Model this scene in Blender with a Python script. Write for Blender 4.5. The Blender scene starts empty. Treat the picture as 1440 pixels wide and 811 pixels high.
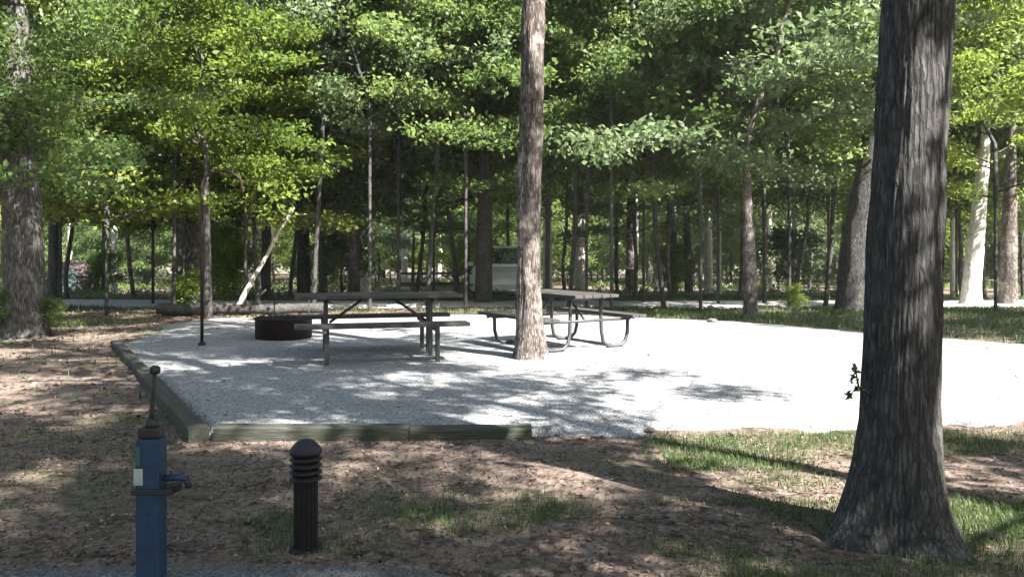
import bpy, bmesh, math, random
import numpy as np
from mathutils import Vector, Matrix, noise, Euler

R = math.radians
PI = math.pi
scene = bpy.context.scene
C = scene.collection

# ------------------------------------------------------------------ camera
CH, F, HY = 1.35, 1150.0, 350.0          # eye height, focal length in photo pixels, horizon row
cam = bpy.data.cameras.new('camera')
cam.lens = 36 * F / 1440
cam.shift_y = -(405.5 - HY) / 1440
cam.clip_end = 2000
co = bpy.data.objects.new('camera', cam)
C.objects.link(co)
co.location = (0, 0, CH)
co.rotation_euler = (R(90), 0, 0)
scene.camera = co

# ------------------------------------------------------------------ light
SUN_EL, SUN_AZ = R(46), R(-42)            # azimuth measured from +X
sd = Vector((math.cos(SUN_EL) * math.cos(SUN_AZ), math.cos(SUN_EL) * math.sin(SUN_AZ), math.sin(SUN_EL)))
w = bpy.data.worlds.new('World')
scene.world = w
w.use_nodes = True
nt = w.node_tree
bg = nt.nodes['Background']
sky = nt.nodes.new('ShaderNodeTexSky')
sky.sky_type = 'NISHITA'
sky.sun_disc = False
sky.dust_density = 2.0
sky.sun_elevation = SUN_EL
sky.sun_rotation = math.atan2(sd.x, sd.y)
nt.links.new(sky.outputs[0], bg.inputs[0])
bg.inputs[1].default_value = 0.055
sl = bpy.data.lights.new('sun', 'SUN')
sl.energy = 5.0
sl.angle = R(0.53)
sl.color = (1.0, 0.955, 0.89)
so = bpy.data.objects.new('sun', sl)
C.objects.link(so)
so.rotation_euler = sd.to_track_quat('Z', 'Y').to_euler()
scene.view_settings.view_transform = 'Standard'
scene.view_settings.look = 'None'
scene.view_settings.exposure = 2.6
scene.view_settings.gamma = 1
scene.cycles.max_bounces = 8
scene.cycles.diffuse_bounces = 6
scene.cycles.transparent_max_bounces = 4
scene.cycles.use_denoising = True

# ------------------------------------------------------------------ helpers
def gz(y):
    return 0.0 if y < 14 else max(-0.02 * (y - 14), -3.0)

def base_d(py):
    """distance at which flat/sloping ground shows at photo row py"""
    d = CH * F / (py - HY)
    if d > 14:
        d = 1.07 / ((py - HY) / F - 0.02)
    return d

def PX(px, d):
    return (px - 720) / F * d

def link(o):
    C.objects.link(o)
    return o

def mesh_obj(name, me, mat=None, parent=None):
    o = bpy.data.objects.new(name, me)
    C.objects.link(o)
    if mat is not None and not me.materials:
        me.materials.append(mat)
    if parent is not None:
        o.parent = parent
    return o

def tag(o, label=None, cat=None, group=None, kind=None):
    if label: o['label'] = label
    if cat: o['category'] = cat
    if group: o['group'] = group
    if kind: o['kind'] = kind
    return o

def thing(name, loc, label, cat, group=None, rz=0.0, scale=1.0):
    o = bpy.data.objects.new(name, None)
    o.empty_display_size = 0.2
    C.objects.link(o)
    o.location = loc
    o.rotation_euler = (0, 0, rz)
    o.scale = (scale, scale, scale)
    return tag(o, label, cat, group)

def np_mesh(name, verts, faces, attr=None, smooth=False):
    """verts (n,3) and quads (m,4)"""
    me = bpy.data.meshes.new(name)
    v = np.asarray(verts, dtype=np.float32)
    f = np.asarray(faces, dtype=np.int32)
    me.vertices.add(len(v)); me.vertices.foreach_set('co', v.ravel())
    k = f.shape[1]
    me.loops.add(f.size); me.loops.foreach_set('vertex_index', f.ravel())
    me.polygons.add(len(f))
    me.polygons.foreach_set('loop_start', np.arange(0, f.size, k, dtype=np.int32))
    me.polygons.foreach_set('loop_total', np.full(len(f), k, dtype=np.int32))
    if smooth:
        me.polygons.foreach_set('use_smooth', np.ones(len(f), dtype=bool))
    if attr is not None:
        a = me.attributes.new('tone', 'FLOAT', 'FACE')
        a.data.foreach_set('value', np.asarray(attr, dtype=np.float32))
    me.update(calc_edges=True)
    return me

class MB:
    """collects shapes in one bmesh"""
    def __init__(self):
        self.bm = bmesh.new()
    def box(self, c, s, rot=None, bevel=0.0):
        m = Matrix.Translation(c) @ (rot.to_matrix().to_4x4() if rot else Matrix.Identity(4)) @ Matrix.Diagonal((s[0], s[1], s[2], 1))
        r = bmesh.ops.create_cube(self.bm, size=1, matrix=m)
        if bevel:
            es = list({e for v in r['verts'] for e in v.link_edges})
            bmesh.ops.bevel(self.bm, geom=es, offset=bevel, segments=2, affect='EDGES', profile=0.6)
        return self
    def tube(self, pts, rad, n=10, caps=True):
        pts = [Vector(p) for p in pts]
        rads = rad if isinstance(rad, (list, tuple)) else [rad] * len(pts)
        rings = []
        prev = None
        for i, p in enumerate(pts):
            t = (pts[min(i + 1, len(pts) - 1)] - pts[max(i - 1, 0)]).normalized()
            if prev is None:
                a = t.orthogonal().normalized()
            else:
                a = (prev - t * prev.dot(t)).normalized()
            prev = a
            b = t.cross(a)
            rings.append([self.bm.verts.new(p + (a * math.cos(2 * PI * k / n) + b * math.sin(2 * PI * k / n)) * rads[i]) for k in range(n)])
        for r0, r1 in zip(rings, rings[1:]):
            for k in range(n):
                f = self.bm.faces.new((r0[k], r0[(k + 1) % n], r1[(k + 1) % n], r1[k]))
                f.smooth = True
        if caps:
            self.bm.faces.new(rings[0][::-1]); self.bm.faces.new(rings[-1])
        return self
    def lathe(self, prof, n=32, c=(0, 0, 0)):
        rings = []
        for r, z in prof:
            rings.append([self.bm.verts.new((c[0] + r * math.cos(2 * PI * k / n), c[1] + r * math.sin(2 * PI * k / n), c[2] + z)) for k in range(n)])
        for r0, r1 in zip(rings, rings[1:]):
            for k in range(n):
                f = self.bm.faces.new((r0[k], r0[(k + 1) % n], r1[(k + 1) % n], r1[k])); f.smooth = True
        self.bm.faces.new(rings[0][::-1]); self.bm.faces.new(rings[-1])
        return self
    def poly(self, pts):
        self.bm.faces.new([self.bm.verts.new(p) for p in pts])
        return self
    def build(self, name, mat, parent=None):
        bmesh.ops.recalc_face_normals(self.bm, faces=self.bm.faces)
        me = bpy.data.meshes.new(name)
        self.bm.to_mesh(me); self.bm.free()
        return mesh_obj(name, me, mat, parent)

def nz(x, y, z=0.0, s=1.0):
    return noise.noise(Vector((x * s, y * s, z * s)))

# ------------------------------------------------------------------ materials
def newmat(name):
    m = bpy.data.materials.new(name)
    m.use_nodes = True
    n = m.node_tree
    p = n.nodes['Principled BSDF']
    return m, n, p

def N(n, t, **kw):
    x = n.nodes.new(t)
    for k, v in kw.items():
        setattr(x, k, v)
    return x

def ramp(n, fac, stops):
    r = n.nodes.new('ShaderNodeValToRGB')
    els = r.color_ramp.elements
    while len(els) < len(stops): els.new(0.5)
    for e, (p, c) in zip(els, stops):
        e.position = p; e.color = (*c, 1)
    n.links.new(fac, r.inputs[0])
    return r.outputs[0]

def noise_node(n, vec, scale, detail=6, rough=0.6):
    x = n.nodes.new('ShaderNodeTexNoise')
    x.inputs['Scale'].default_value = scale
    x.inputs['Detail'].default_value = detail
    x.inputs['Roughness'].default_value = rough
    if vec is not None: n.links.new(vec, x.inputs['Vector'])
    return x.outputs['Fac']

def mapping(n, src, scale=(1, 1, 1)):
    m = n.nodes.new('ShaderNodeMapping')
    m.inputs['Scale'].default_value = scale
    n.links.new(src, m.inputs['Vector'])
    return m.outputs[0]

def bump(n, p, h, strength=0.5, dist=0.02):
    b = n.nodes.new('ShaderNodeBump')
    b.inputs['Strength'].default_value = strength
    b.inputs['Distance'].default_value = dist
    n.links.new(h, b.inputs['Height'])
    n.links.new(b.outputs[0], p.inputs['Normal'])

def mix(n, fac, a, b):
    x = n.nodes.new('ShaderNodeMix'); x.data_type = 'RGBA'
    for sock, val in ((x.inputs['Factor'], fac), (x.inputs['A'], a), (x.inputs['B'], b)):
        if hasattr(val, 'node'): n.links.new(val, sock)
        elif isinstance(val, tuple): sock.default_value = (*val, 1)
        else: sock.default_value = val
    return x.outputs['Result']

def plain(name, col, rough=0.6, metal=0.0, var=0.25, scale=12.0, bmp=0.15):
    """painted or bare surface with worn patches"""
    m, n, p = newmat(name)
    tc = N(n, 'ShaderNodeTexCoord').outputs['Object']
    f = noise_node(n, tc, scale, 8, 0.65)
    d = tuple(c * (1 - var) for c in col); l = tuple(min(1, c * (1 + var)) for c in col)
    n.links.new(ramp(n, f, [(0.3, d), (0.55, col), (0.75, l)]), p.inputs['Base Color'])
    p.inputs['Roughness'].default_value = rough
    p.inputs['Metallic'].default_value = metal
    if bmp:
        bump(n, p, noise_node(n, tc, scale * 8, 4), bmp, 0.005)
    return m

def bark(name, dark, mid, light, depth=0.03, lichen=0.35, sc=1.0):
    m, n, p = newmat(name)
    tc = N(n, 'ShaderNodeTexCoord').outputs['Object']
    warp = N(n, 'ShaderNodeTexNoise'); warp.inputs['Scale'].default_value = 9 * sc; warp.inputs['Detail'].default_value = 3
    n.links.new(tc, warp.inputs['Vector'])
    wv = N(n, 'ShaderNodeVectorMath', operation='MULTIPLY_ADD')
    n.links.new(warp.outputs['Color'], wv.inputs[0]); wv.inputs[1].default_value = (.035 / sc, .035 / sc, .12 / sc); n.links.new(tc, wv.inputs[2])
    wpos = wv.outputs[0]
    ridges = noise_node(n, mapping(n, wpos, (30 * sc, 30 * sc, 7 * sc)), 1.0, 8, 0.68)
    fine = noise_node(n, mapping(n, wpos, (90 * sc, 90 * sc, 40 * sc)), 1.0, 5, 0.75)
    vo = N(n, 'ShaderNodeTexVoronoi'); vo.feature = 'DISTANCE_TO_EDGE'
    vo.inputs['Scale'].default_value = 1.0
    n.links.new(mapping(n, wpos, (44 * sc, 44 * sc, 6.5 * sc)), vo.inputs['Vector'])
    crack = N(n, 'ShaderNodeMapRange'); crack.inputs['From Min'].default_value = 0.0; crack.inputs['From Max'].default_value = 0.3
    crack.inputs['To Max'].default_value = 0.27
    n.links.new(vo.outputs['Distance'], crack.inputs['Value'])
    mt = N(n, 'ShaderNodeMath', operation='MULTIPLY_ADD')
    n.links.new(ridges, mt.inputs[0]); mt.inputs[1].default_value = 1.0
    n.links.new(crack.outputs[0], mt.inputs[2])
    m2 = N(n, 'ShaderNodeMath', operation='MULTIPLY_ADD')
    n.links.new(fine, m2.inputs[0]); m2.inputs[1].default_value = 0.35
    n.links.new(mt.outputs[0], m2.inputs[2])
    col = ramp(n, m2.outputs[0], [(0.56, dark), (0.82, mid), (1.1 if False else 1.0, light)])
    blot = noise_node(n, tc, 3.2, 6, 0.7)
    lf = ramp(n, blot, [(0.5, (0, 0, 0)), (0.68, (lichen,) * 3)])
    col = mix(n, lf, col, tuple(min(1, c * 1.5 + 0.03) for c in light))
    n.links.new(col, p.inputs['Base Color'])
    p.inputs['Roughness'].default_value = 0.9
    p.inputs['Specular IOR Level'].default_value = 0.2
    bump(n, p, m2.outputs[0], 1.0, depth)
    return m

def leafmat(name, stops, trans=0.45, rough=0.55):
    m, n, p = newmat(name)
    at = N(n, 'ShaderNodeAttribute'); at.attribute_name = 'tone'
    oi = N(n, 'ShaderNodeObjectInfo')
    ad = N(n, 'ShaderNodeMath', operation='MULTIPLY_ADD')
    n.links.new(oi.outputs['Random'], ad.inputs[0]); ad.inputs[1].default_value = 0.35
    n.links.new(at.outputs['Fac'], ad.inputs[2])
    sb = N(n, 'ShaderNodeMath', operation='SUBTRACT')
    n.links.new(ad.outputs[0], sb.inputs[0]); sb.inputs[1].default_value = 0.17
    col = ramp(n, sb.outputs[0], stops)
    n.links.new(col, p.inputs['Base Color'])
    p.inputs['Roughness'].default_value = rough
    p.inputs['Specular IOR Level'].default_value = 0.3
    tr = N(n, 'ShaderNodeBsdfTranslucent')
    hs = N(n, 'ShaderNodeHueSaturation')
    hs.inputs['Hue'].default_value = 0.485; hs.inputs['Saturation'].default_value = 1.05; hs.inputs['Value'].default_value = 1.7
    n.links.new(col, hs.inputs['Color'])
    n.links.new(hs.outputs[0], tr.inputs['Color'])
    mx = N(n, 'ShaderNodeMixShader'); mx.inputs[0].default_value = trans
    n.links.new(p.outputs[0], mx.inputs[1]); n.links.new(tr.outputs[0], mx.inputs[2])
    n.links.new(mx.outputs[0], n.nodes['Material Output'].inputs['Surface'])
    return m

M = {}
M['bark_dark'] = bark('bark_dark', (0.03, 0.027, 0.025), (0.06, 0.058, 0.056), (0.115, 0.112, 0.108), 0.022, 0.15)
M['bark_brown'] = bark('bark_brown', (0.03, 0.025, 0.023), (0.09, 0.075, 0.068), (0.22, 0.19, 0.172), 0.02, 0.8)
M['bark_grey'] = bark('bark_grey', (0.026, 0.024, 0.023), (0.07, 0.066, 0.062), (0.16, 0.153, 0.143), 0.02, 0.3, 0.8)
M['bark_pale'] = bark('bark_pale', (0.3, 0.28, 0.24), (0.55, 0.53, 0.48), (0.72, 0.7, 0.65), 0.008, 0.4, 0.5)  # sunlight on trunks is put into the bark colour as paleness
M['deadwood'] = bark('deadwood', (0.18, 0.16, 0.14), (0.38, 0.35, 0.31), (0.55, 0.52, 0.47), 0.01, 0.2, 0.7)
M['leaf_green'] = leafmat('leaf_green', [(0.0, (0.05, 0.09, 0.028)), (0.45, (0.095, 0.15, 0.042)), (0.8, (0.145, 0.205, 0.065)), (1.0, (0.25, 0.29, 0.13))])
M['leaf_blue'] = leafmat('leaf_blue', [(0.0, (0.055, 0.09, 0.04)), (0.5, (0.11, 0.16, 0.07)), (1.0, (0.25, 0.3, 0.17))], 0.4, 0.52)
M['leaf_yellow'] = leafmat('leaf_yellow', [(0.0, (0.06, 0.1, 0.02)), (0.4, (0.11, 0.17, 0.032)), (0.8, (0.18, 0.23, 0.05)), (1.0, (0.25, 0.3, 0.08))], 0.5, 0.52)
M['leaf_dry'] = leafmat('leaf_dry', [(0.0, (0.16, 0.07, 0.04)), (0.5, (0.27, 0.15, 0.09)), (1.0, (0.4, 0.28, 0.18))], 0.2, 0.6)
M['grass'] = leafmat('grass', [(0.0, (0.025, 0.055, 0.018)), (0.5, (0.055, 0.1, 0.03)), (0.85, (0.1, 0.145, 0.045)), (1.0, (0.22, 0.2, 0.1))], 0.35, 0.5)
M['litter'] = leafmat('litter', [(0.0, (0.05, 0.033, 0.024)), (0.5, (0.13, 0.085, 0.062)), (0.8, (0.22, 0.155, 0.115)), (1.0, (0.36, 0.28, 0.21))], 0.1, 0.7)
M['table_wood'] = plain('table_wood', (0.04, 0.036, 0.034), 0.75, 0, 0.35, 9)
M['steel'] = plain('steel', (0.05, 0.05, 0.052), 0.6, 0.3, 0.3, 10)
M['pipe'] = plain('pipe', (0.065, 0.065, 0.067), 0.55, 0.4, 0.3, 10)
M['rust'] = plain('rust', (0.026, 0.015, 0.013), 0.85, 0.2, 0.45, 14, 0.4)
M['rust_pole'] = plain('rust_pole', (0.035, 0.016, 0.013), 0.7, 0.3, 0.4, 10)
M['blue_flat'] = plain('blue_paint', (0.01, 0.034, 0.066), 0.55, 0, 0.35, 9, 0.2)
M['black_iron'] = plain('black_iron', (0.025, 0.025, 0.027), 0.5, 0.4, 0.3, 14)
M['label_plate'] = plain('label_plate', (0.3, 0.35, 0.32), 0.5, 0, 0.15, 30)
M['teal_plate'] = plain('teal_plate', (0.025, 0.08, 0.08), 0.5, 0, 0.2, 30)
M['light_metal'] = plain('light_metal', (0.011, 0.009, 0.01), 0.7, 0.3, 0.3, 14)
M['light_cap'] = plain('light_cap', (0.02, 0.016, 0.028), 0.7, 0.2, 0.25, 12)
M['lens'] = plain('lens', (0.04, 0.035, 0.03), 0.3, 0, 0.2, 20)
M['van_paint'] = plain('van_paint', (0.76, 0.81, 0.84), 0.3, 0.25, 0.06, 2, 0)
M['van_glass'] = plain('van_glass', (0.012, 0.016, 0.018), 0.06, 0, 0.1, 2, 0)
M['rubber'] = plain('rubber', (0.02, 0.02, 0.02), 0.85, 0, 0.2, 10)
M['chrome'] = plain('chrome', (0.6, 0.6, 0.6), 0.2, 0.9, 0.05, 3, 0)
M['lamp_glass'] = plain('lamp_glass', (0.7, 0.72, 0.72), 0.15, 0, 0.05, 3, 0)
M['plate'] = plain('plate', (0.65, 0.66, 0.66), 0.5, 0, 0.05, 3, 0)
M['tent'] = plain('tent', (0.075, 0.05, 0.046), 0.8, 0, 0.15, 4)
M['tent_floor'] = plain('tent_floor', (0.05, 0.08, 0.075), 0.8, 0, 0.15, 4)
M['chair_cloth'] = plain('chair_cloth', (0.015, 0.022, 0.02), 0.85, 0, 0.2, 14)
M['board'] = plain('board', (0.4, 0.36, 0.31), 0.8, 0, 0.2, 14)
M['cloth_white'] = plain('cloth_white', (0.75, 0.75, 0.72), 0.8, 0, 0.06, 14)

def chipped(name, col, under):
    m, n, p = newmat(name)
    tc = N(n, 'ShaderNodeTexCoord').outputs['Object']
    f = noise_node(n, tc, 9, 8, 0.65)
    base = ramp(n, f, [(0.3, tuple(c * .6 for c in col)), (0.55, col), (0.75, tuple(c * 1.6 for c in col))])
    st = noise_node(n, mapping(n, tc, (40, 40, 5)), 1.0, 6, 0.7)
    base = mix(n, ramp(n, st, [(0.5, (0, 0, 0)), (0.7, (.5,) * 3)]), base, tuple(c * .45 for c in col))
    ch = noise_node(n, tc, 26, 10, 0.75)
    base = mix(n, ramp(n, ch, [(0.64, (0, 0, 0)), (0.67, (1, 1, 1))]), base, under)
    n.links.new(base, p.inputs['Base Color']); p.inputs['Roughness'].default_value = .6
    bump(n, p, ch, .3, .004)
    return m
M['blue_paint'] = chipped('blue_paint', (0.006, 0.03, 0.075), (0.05, 0.026, 0.018))

# timber: weathered, greenish
def timber_mat():
    m, n, p = newmat('timber')
    tc = N(n, 'ShaderNodeTexCoord').outputs['Object']
    g = noise_node(n, mapping(n, tc, (4, 60, 60)), 1.0, 8, 0.7)
    col = ramp(n, g, [(0.3, (0.015, 0.015, 0.012)), (0.5, (0.035, 0.036, 0.028)), (0.72, (0.08, 0.08, 0.064))])
    moss = noise_node(n, tc, 3.5, 6, 0.7)
    col = mix(n, ramp(n, moss, [(0.45, (0, 0, 0)), (0.7, (0.7,) * 3)]), col, (0.035, 0.052, 0.024))
    n.links.new(col, p.inputs['Base Color'])
    p.inputs['Roughness'].default_value = 0.85
    bump(n, p, g, 0.8, 0.01)
    return m
M['timber'] = timber_mat()

def ground_mat():
    m, n, p = newmat('forest_ground')
    tc = N(n, 'ShaderNodeTexCoord').outputs['Object']
    big = noise_node(n, tc, 0.55, 7, 0.62)
    midn = noise_node(n, mapping(n, tc, (1.0, 1.6, 1)), 3.0, 8, 0.7)
    fine = noise_node(n, tc, 38, 6, 0.75)
    vo = N(n, 'ShaderNodeTexVoronoi'); vo.inputs['Scale'].default_value = 26
    n.links.new(tc, vo.inputs['Vector'])
    sand = ramp(n, fine, [(0.3, (0.09, 0.066, 0.054)), (0.55, (0.205, 0.16, 0.135)), (0.75, (0.36, 0.3, 0.26))])
    lit = ramp(n, vo.outputs['Color'], [(0.15, (0.028, 0.021, 0.018)), (0.5, (0.085, 0.063, 0.052)), (0.85, (0.21, 0.162, 0.135))])
    f1 = ramp(n, midn, [(0.42, (0, 0, 0)), (0.6, (1, 1, 1))])
    col = mix(n, f1, sand, lit)
    grn = ramp(n, fine, [(0.3, (0.03, 0.045, 0.016)), (0.7, (0.08, 0.1, 0.038))])
    f2 = ramp(n, big, [(0.52, (0, 0, 0)), (0.66, (0.75,) * 3)])
    col = mix(n, f2, col, grn)
    n.links.new(col, p.inputs['Base Color'])
    p.inputs['Roughness'].default_value = 0.95
    p.inputs['Specular IOR Level'].default_value = 0.15
    ad = N(n, 'ShaderNodeMath', operation='MULTIPLY_ADD')
    n.links.new(vo.outputs['Distance'], ad.inputs[0]); ad.inputs[1].default_value = 0.6
    n.links.new(fine, ad.inputs[2])
    bump(n, p, ad.outputs[0], 0.9, 0.02)
    return m

def gravel_mat(name, a, b, c, scale=55, stain=0.35):
    m, n, p = newmat(name)
    tc = N(n, 'ShaderNodeTexCoord').outputs['Object']
    vo = N(n, 'ShaderNodeTexVoronoi'); vo.inputs['Scale'].default_value = scale
    n.links.new(tc, vo.inputs['Vector'])
    col = ramp(n, vo.outputs['Color'], [(0.1, a), (0.5, b), (0.9, c)])
    st = noise_node(n, mapping(n, tc, (0.8, 1.4, 1)), 1.3, 8, 0.7)
    col = mix(n, ramp(n, st, [(0.5, (0, 0, 0)), (0.72, (stain,) * 3)]), col, tuple(x * 0.6 for x in b))
    n.links.new(col, p.inputs['Base Color'])
    p.inputs['Roughness'].default_value = 0.92
    p.inputs['Specular IOR Level'].default_value = 0.2
    bump(n, p, vo.outputs['Distance'], 0.9, 0.015)
    return m
M['ground'] = ground_mat()
M['gravel'] = gravel_mat('gravel', (0.14, 0.143, 0.15), (0.235, 0.24, 0.248), (0.36, 0.36, 0.358))
M['road'] = gravel_mat('road', (0.42, 0.42, 0.42), (0.54, 0.54, 0.53), (0.64, 0.63, 0.61), 70, 0.25)
M['path'] = gravel_mat('path', (0.08, 0.08, 0.084), (0.14, 0.14, 0.142), (0.21, 0.205, 0.2), 80, 0.3)

# ------------------------------------------------------------------ ground
def axis(lo, hi, flo, fhi, fine):
    a = list(np.arange(flo, fhi + 1e-6, fine))
    s, x = fine, fhi
    while x < hi:
        s *= 1.25; x = min(hi, x + s); a.append(x)
    s, x = fine, flo
    b = []
    while x > lo:
        s *= 1.25; x = max(lo, x - s); b.append(x)
    return b[::-1] + a

def ground_h(x, y):
    h = 0.035 * nz(x, y, 1.3, 0.35) + 0.014 * nz(x, y, 4.1, 1.7) + 0.006 * nz(x, y, 9.0, 6.0)
    return gz(y) + h - 0.01

def sheet(name, xs, ys, hf, mat):
    nx, ny = len(xs), len(ys)
    v = np.array([(x, y, hf(x, y)) for y in ys for x in xs])
    i = np.arange(nx - 1)[None, :] + nx * np.arange(ny - 1)[:, None]
    i = i.ravel()
    f = np.stack([i, i + 1, i + 1 + nx, i + nx], 1)
    me = np_mesh(name, v, f, smooth=True)
    return mesh_obj(name, me, mat)

g = sheet('ground', axis(-500, 500, -9, 9, 0.09), axis(-120, 800, 2.2, 17, 0.09), ground_h, M['ground'])
tag(g, kind='structure')

# gravel pad: sinks under the dirt at its unkerbed edges, which makes them ragged
PAD = [(-2.2, 5.95), (0.4, 5.95), (2.2, 6.05), (4.5, 6.5), (8.0, 6.3), (14, 6.6), (30, 7.5), (30, 11.0), (12.0, 11.3), (7.2, 11.6), (5.6, 13.6), (4.2, 15.3),
       (1.0, 17.6), (-3.0, 17.3), (-6.2, 16.0), (-6.3, 14.6), (-5.45, 11.3)]
def seg_d(p, a, b):
    ax, ay = a; bx, by = b
    dx, dy = bx - ax, by - ay
    t = max(0, min(1, ((p[0] - ax) * dx + (p[1] - ay) * dy) / (dx * dx + dy * dy)))
    return math.hypot(p[0] - ax - t * dx, p[1] - ay - t * dy)
def inside(p, poly):
    r = False
    j = len(poly) - 1
    for i in range(len(poly)):
        xi, yi = poly[i]; xj, yj = poly[j]
        if (yi > p[1]) != (yj > p[1]) and p[0] < (xj - xi) * (p[1] - yi) / (yj - yi) + xi:
            r = not r
        j = i
    return r
KERBED = (0, 16)
def pad_sd(x, y, kerb=True):
    p = (x, y)
    ins = inside(p, PAD)
    ds = []
    for i in range(len(PAD)):
        ds.append((seg_d(p, PAD[i], PAD[(i + 1) % len(PAD)]), i))
    d, i = min(ds)
    return (d if ins else -d), i
def pad_h(x, y):
    sd_, i = pad_sd(x, y)
    top = gz(y) + 0.055 + 0.008 * nz(x, y, 2.0, 2.2)
    if sd_ > 1.2: return top
    if i in KERBED or (i == 1 and x < 0.2):
        return top if sd_ > -0.03 else gz(y) - 0.2
    e = 0.22 * nz(x, y, 7.0, 1.2) + 0.1 * nz(x, y, 3.0, 5.0)
    t = max(0, min(1, (sd_ + e + 0.25) / 0.8))
    return gz(y) - 0.09 + (0.145 + 0.008 * nz(x, y, 2.0, 2.2)) * t ** 0.7
pad = sheet('gravel_pad', axis(-6.6, 30, -6.5, 9, 0.09), axis(5.6, 18, 5.6, 9, 0.06) if False else list(np.arange(5.6, 10, 0.07)) + list(np.arange(10, 18.2, 0.12)), pad_h, M['gravel'])
tag(pad, kind='structure')

# far road beyond the site, gently curved
def road_c(x):
    return 22.3 + 0.012 * (x - 2) ** 2 * (0.35 if x < 2 else 0.3)
xs = list(np.arange(-60, 60.1, 1.0))
v = []; f = []
for i, x in enumerate(xs):
    c = road_c(x)
    for j, o in enumerate((-1.75, -1.4, -0.7, 0.7, 1.4, 1.75)):
        y = c + o
        z = gz(y) + 0.045 - (0.12 if j in (0, 5) else 0) + 0.004 * nz(x, y, 0, 1)
        v.append((x, y, z))
for i in range(len(xs) - 1):
    for j in range(5):
        a = i * 6 + j
        f.append((a, a + 6, a + 7, a + 1))
rd = mesh_obj('road', np_mesh('road', v, f, smooth=True), M['road']); tag(rd, kind='structure')

# paved path crossing the bottom left corner of the view
v = []; f = []
for i in range(60):
    x = -6 + i * 0.11
    edge = 3.47 + 0.03 * nz(x, 0, 3, 2.5) + (-(max(0, x + 0.55)) ** 2 * 1.3)
    for j, y in enumerate((edge, edge - 0.03, edge - 0.3, edge - 1.6, edge - 1.9)):
        v.append((x, y, (-0.05, 0.024, 0.03, 0.03, -0.05)[j]))
for i in range(59):
    for j in range(4):
        a = i * 5 + j
        f.append((a, a + 1, a + 6, a + 5))
pt = mesh_obj('path', np_mesh('path', v, f, smooth=True), M['path']); tag(pt, kind='structure')

# ------------------------------------------------------------------ tree kit
def trunk_mesh(name, path, radii, nseg=14, flare=0.0, flare_h=0.3, lobes=4, seed=0, rough=0.04, ridge=0.0, step=None, phase=None):
    """tube along path (local), radii per path point, root flare at the base"""
    pts = [Vector(p) for p in path]
    # resample
    L = [0]
    for a, b in zip(pts, pts[1:]): L.append(L[-1] + (b - a).length)
    tot = L[-1]
    step = step or max(0.12, tot / 40)
    ts = []
    t = 0
    while t < tot:
        ts.append(t); t += step if t > flare_h * 3 else min(step, 0.06 if nseg > 30 else 0.12)
    ts.append(tot)
    rng = random.Random(seed)
    ph = [rng.uniform(0, 2 * PI) for _ in range(3)]
    if phase is not None: ph[0] = phase
    v = []
    for t in ts:
        i = 0
        while i < len(L) - 2 and L[i + 1] < t: i += 1
        u = (t - L[i]) / (L[i + 1] - L[i])
        # catmull
        p0 = pts[max(i - 1, 0)]; p1 = pts[i]; p2 = pts[i + 1]; p3 = pts[min(i + 2, len(pts) - 1)]
        p = 0.5 * ((2 * p1) + (p2 - p0) * u + (2 * p0 - 5 * p1 + 4 * p2 - p3) * u * u + (3 * p1 - p0 - 3 * p2 + p3) * u ** 3)
        r = radii[i] * (1 - u) + radii[i + 1] * u
        fl = flare * math.exp(-(max(0, t) / flare_h) ** 1.3)
        for k in range(nseg):
            a = 2 * PI * k / nseg
            lob = 0.5 + 0.5 * math.cos(lobes * a + ph[0]) * 0.8 + 0.2 * math.cos((lobes + 1) * a + ph[1])
            rr = r * (1 + rough * noise.noise(Vector((math.cos(a) * 1.5, math.sin(a) * 1.5, t * 1.5 + seed)))) + fl * (0.45 + 0.75 * lob)
            if ridge:
                q = Vector((math.cos(a) * 11, math.sin(a) * 11, t * 2.6 + seed))
                rr += ridge * (abs(noise.noise(q)) * 1.6 - 0.3) + ridge * 0.5 * noise.noise(q * 2.7)
            v.append((p.x + rr * math.cos(a), p.y + rr * math.sin(a), p.z))
    n = len(ts)
    i = np.arange(n - 1)[:, None] * nseg; k = np.arange(nseg)[None, :]
    a = (i + k).ravel(); b = (i + (k + 1) % nseg).ravel()
    f = np.stack([a, b, b + nseg, a + nseg], 1)
    return np_mesh(name, v, f, smooth=True)

class Branches:
    def __init__(self): self.v = []; self.f = []
    def tube(self, pts, r0, r1, n=5):
        base = len(self.v)
        m = len(pts)
        for i, p in enumerate(pts):
            t = (pts[min(i + 1, m - 1)] - pts[max(i - 1, 0)]).normalized()
            a = t.orthogonal().normalized(); b = t.cross(a)
            r = r0 + (r1 - r0) * i / (m - 1)
            for k in range(n):
                q = p + (a * math.cos(2 * PI * k / n) + b * math.sin(2 * PI * k / n)) * r
                self.v.append(q[:])
        for i in range(m - 1):
            for k in range(n):
                a = base + i * n + k; b = base + i * n + (k + 1) % n
                self.f.append((a, b, b + n, a + n))
    def mesh(self, name):
        return np_mesh(name, self.v, self.f, smooth=True)

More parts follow.
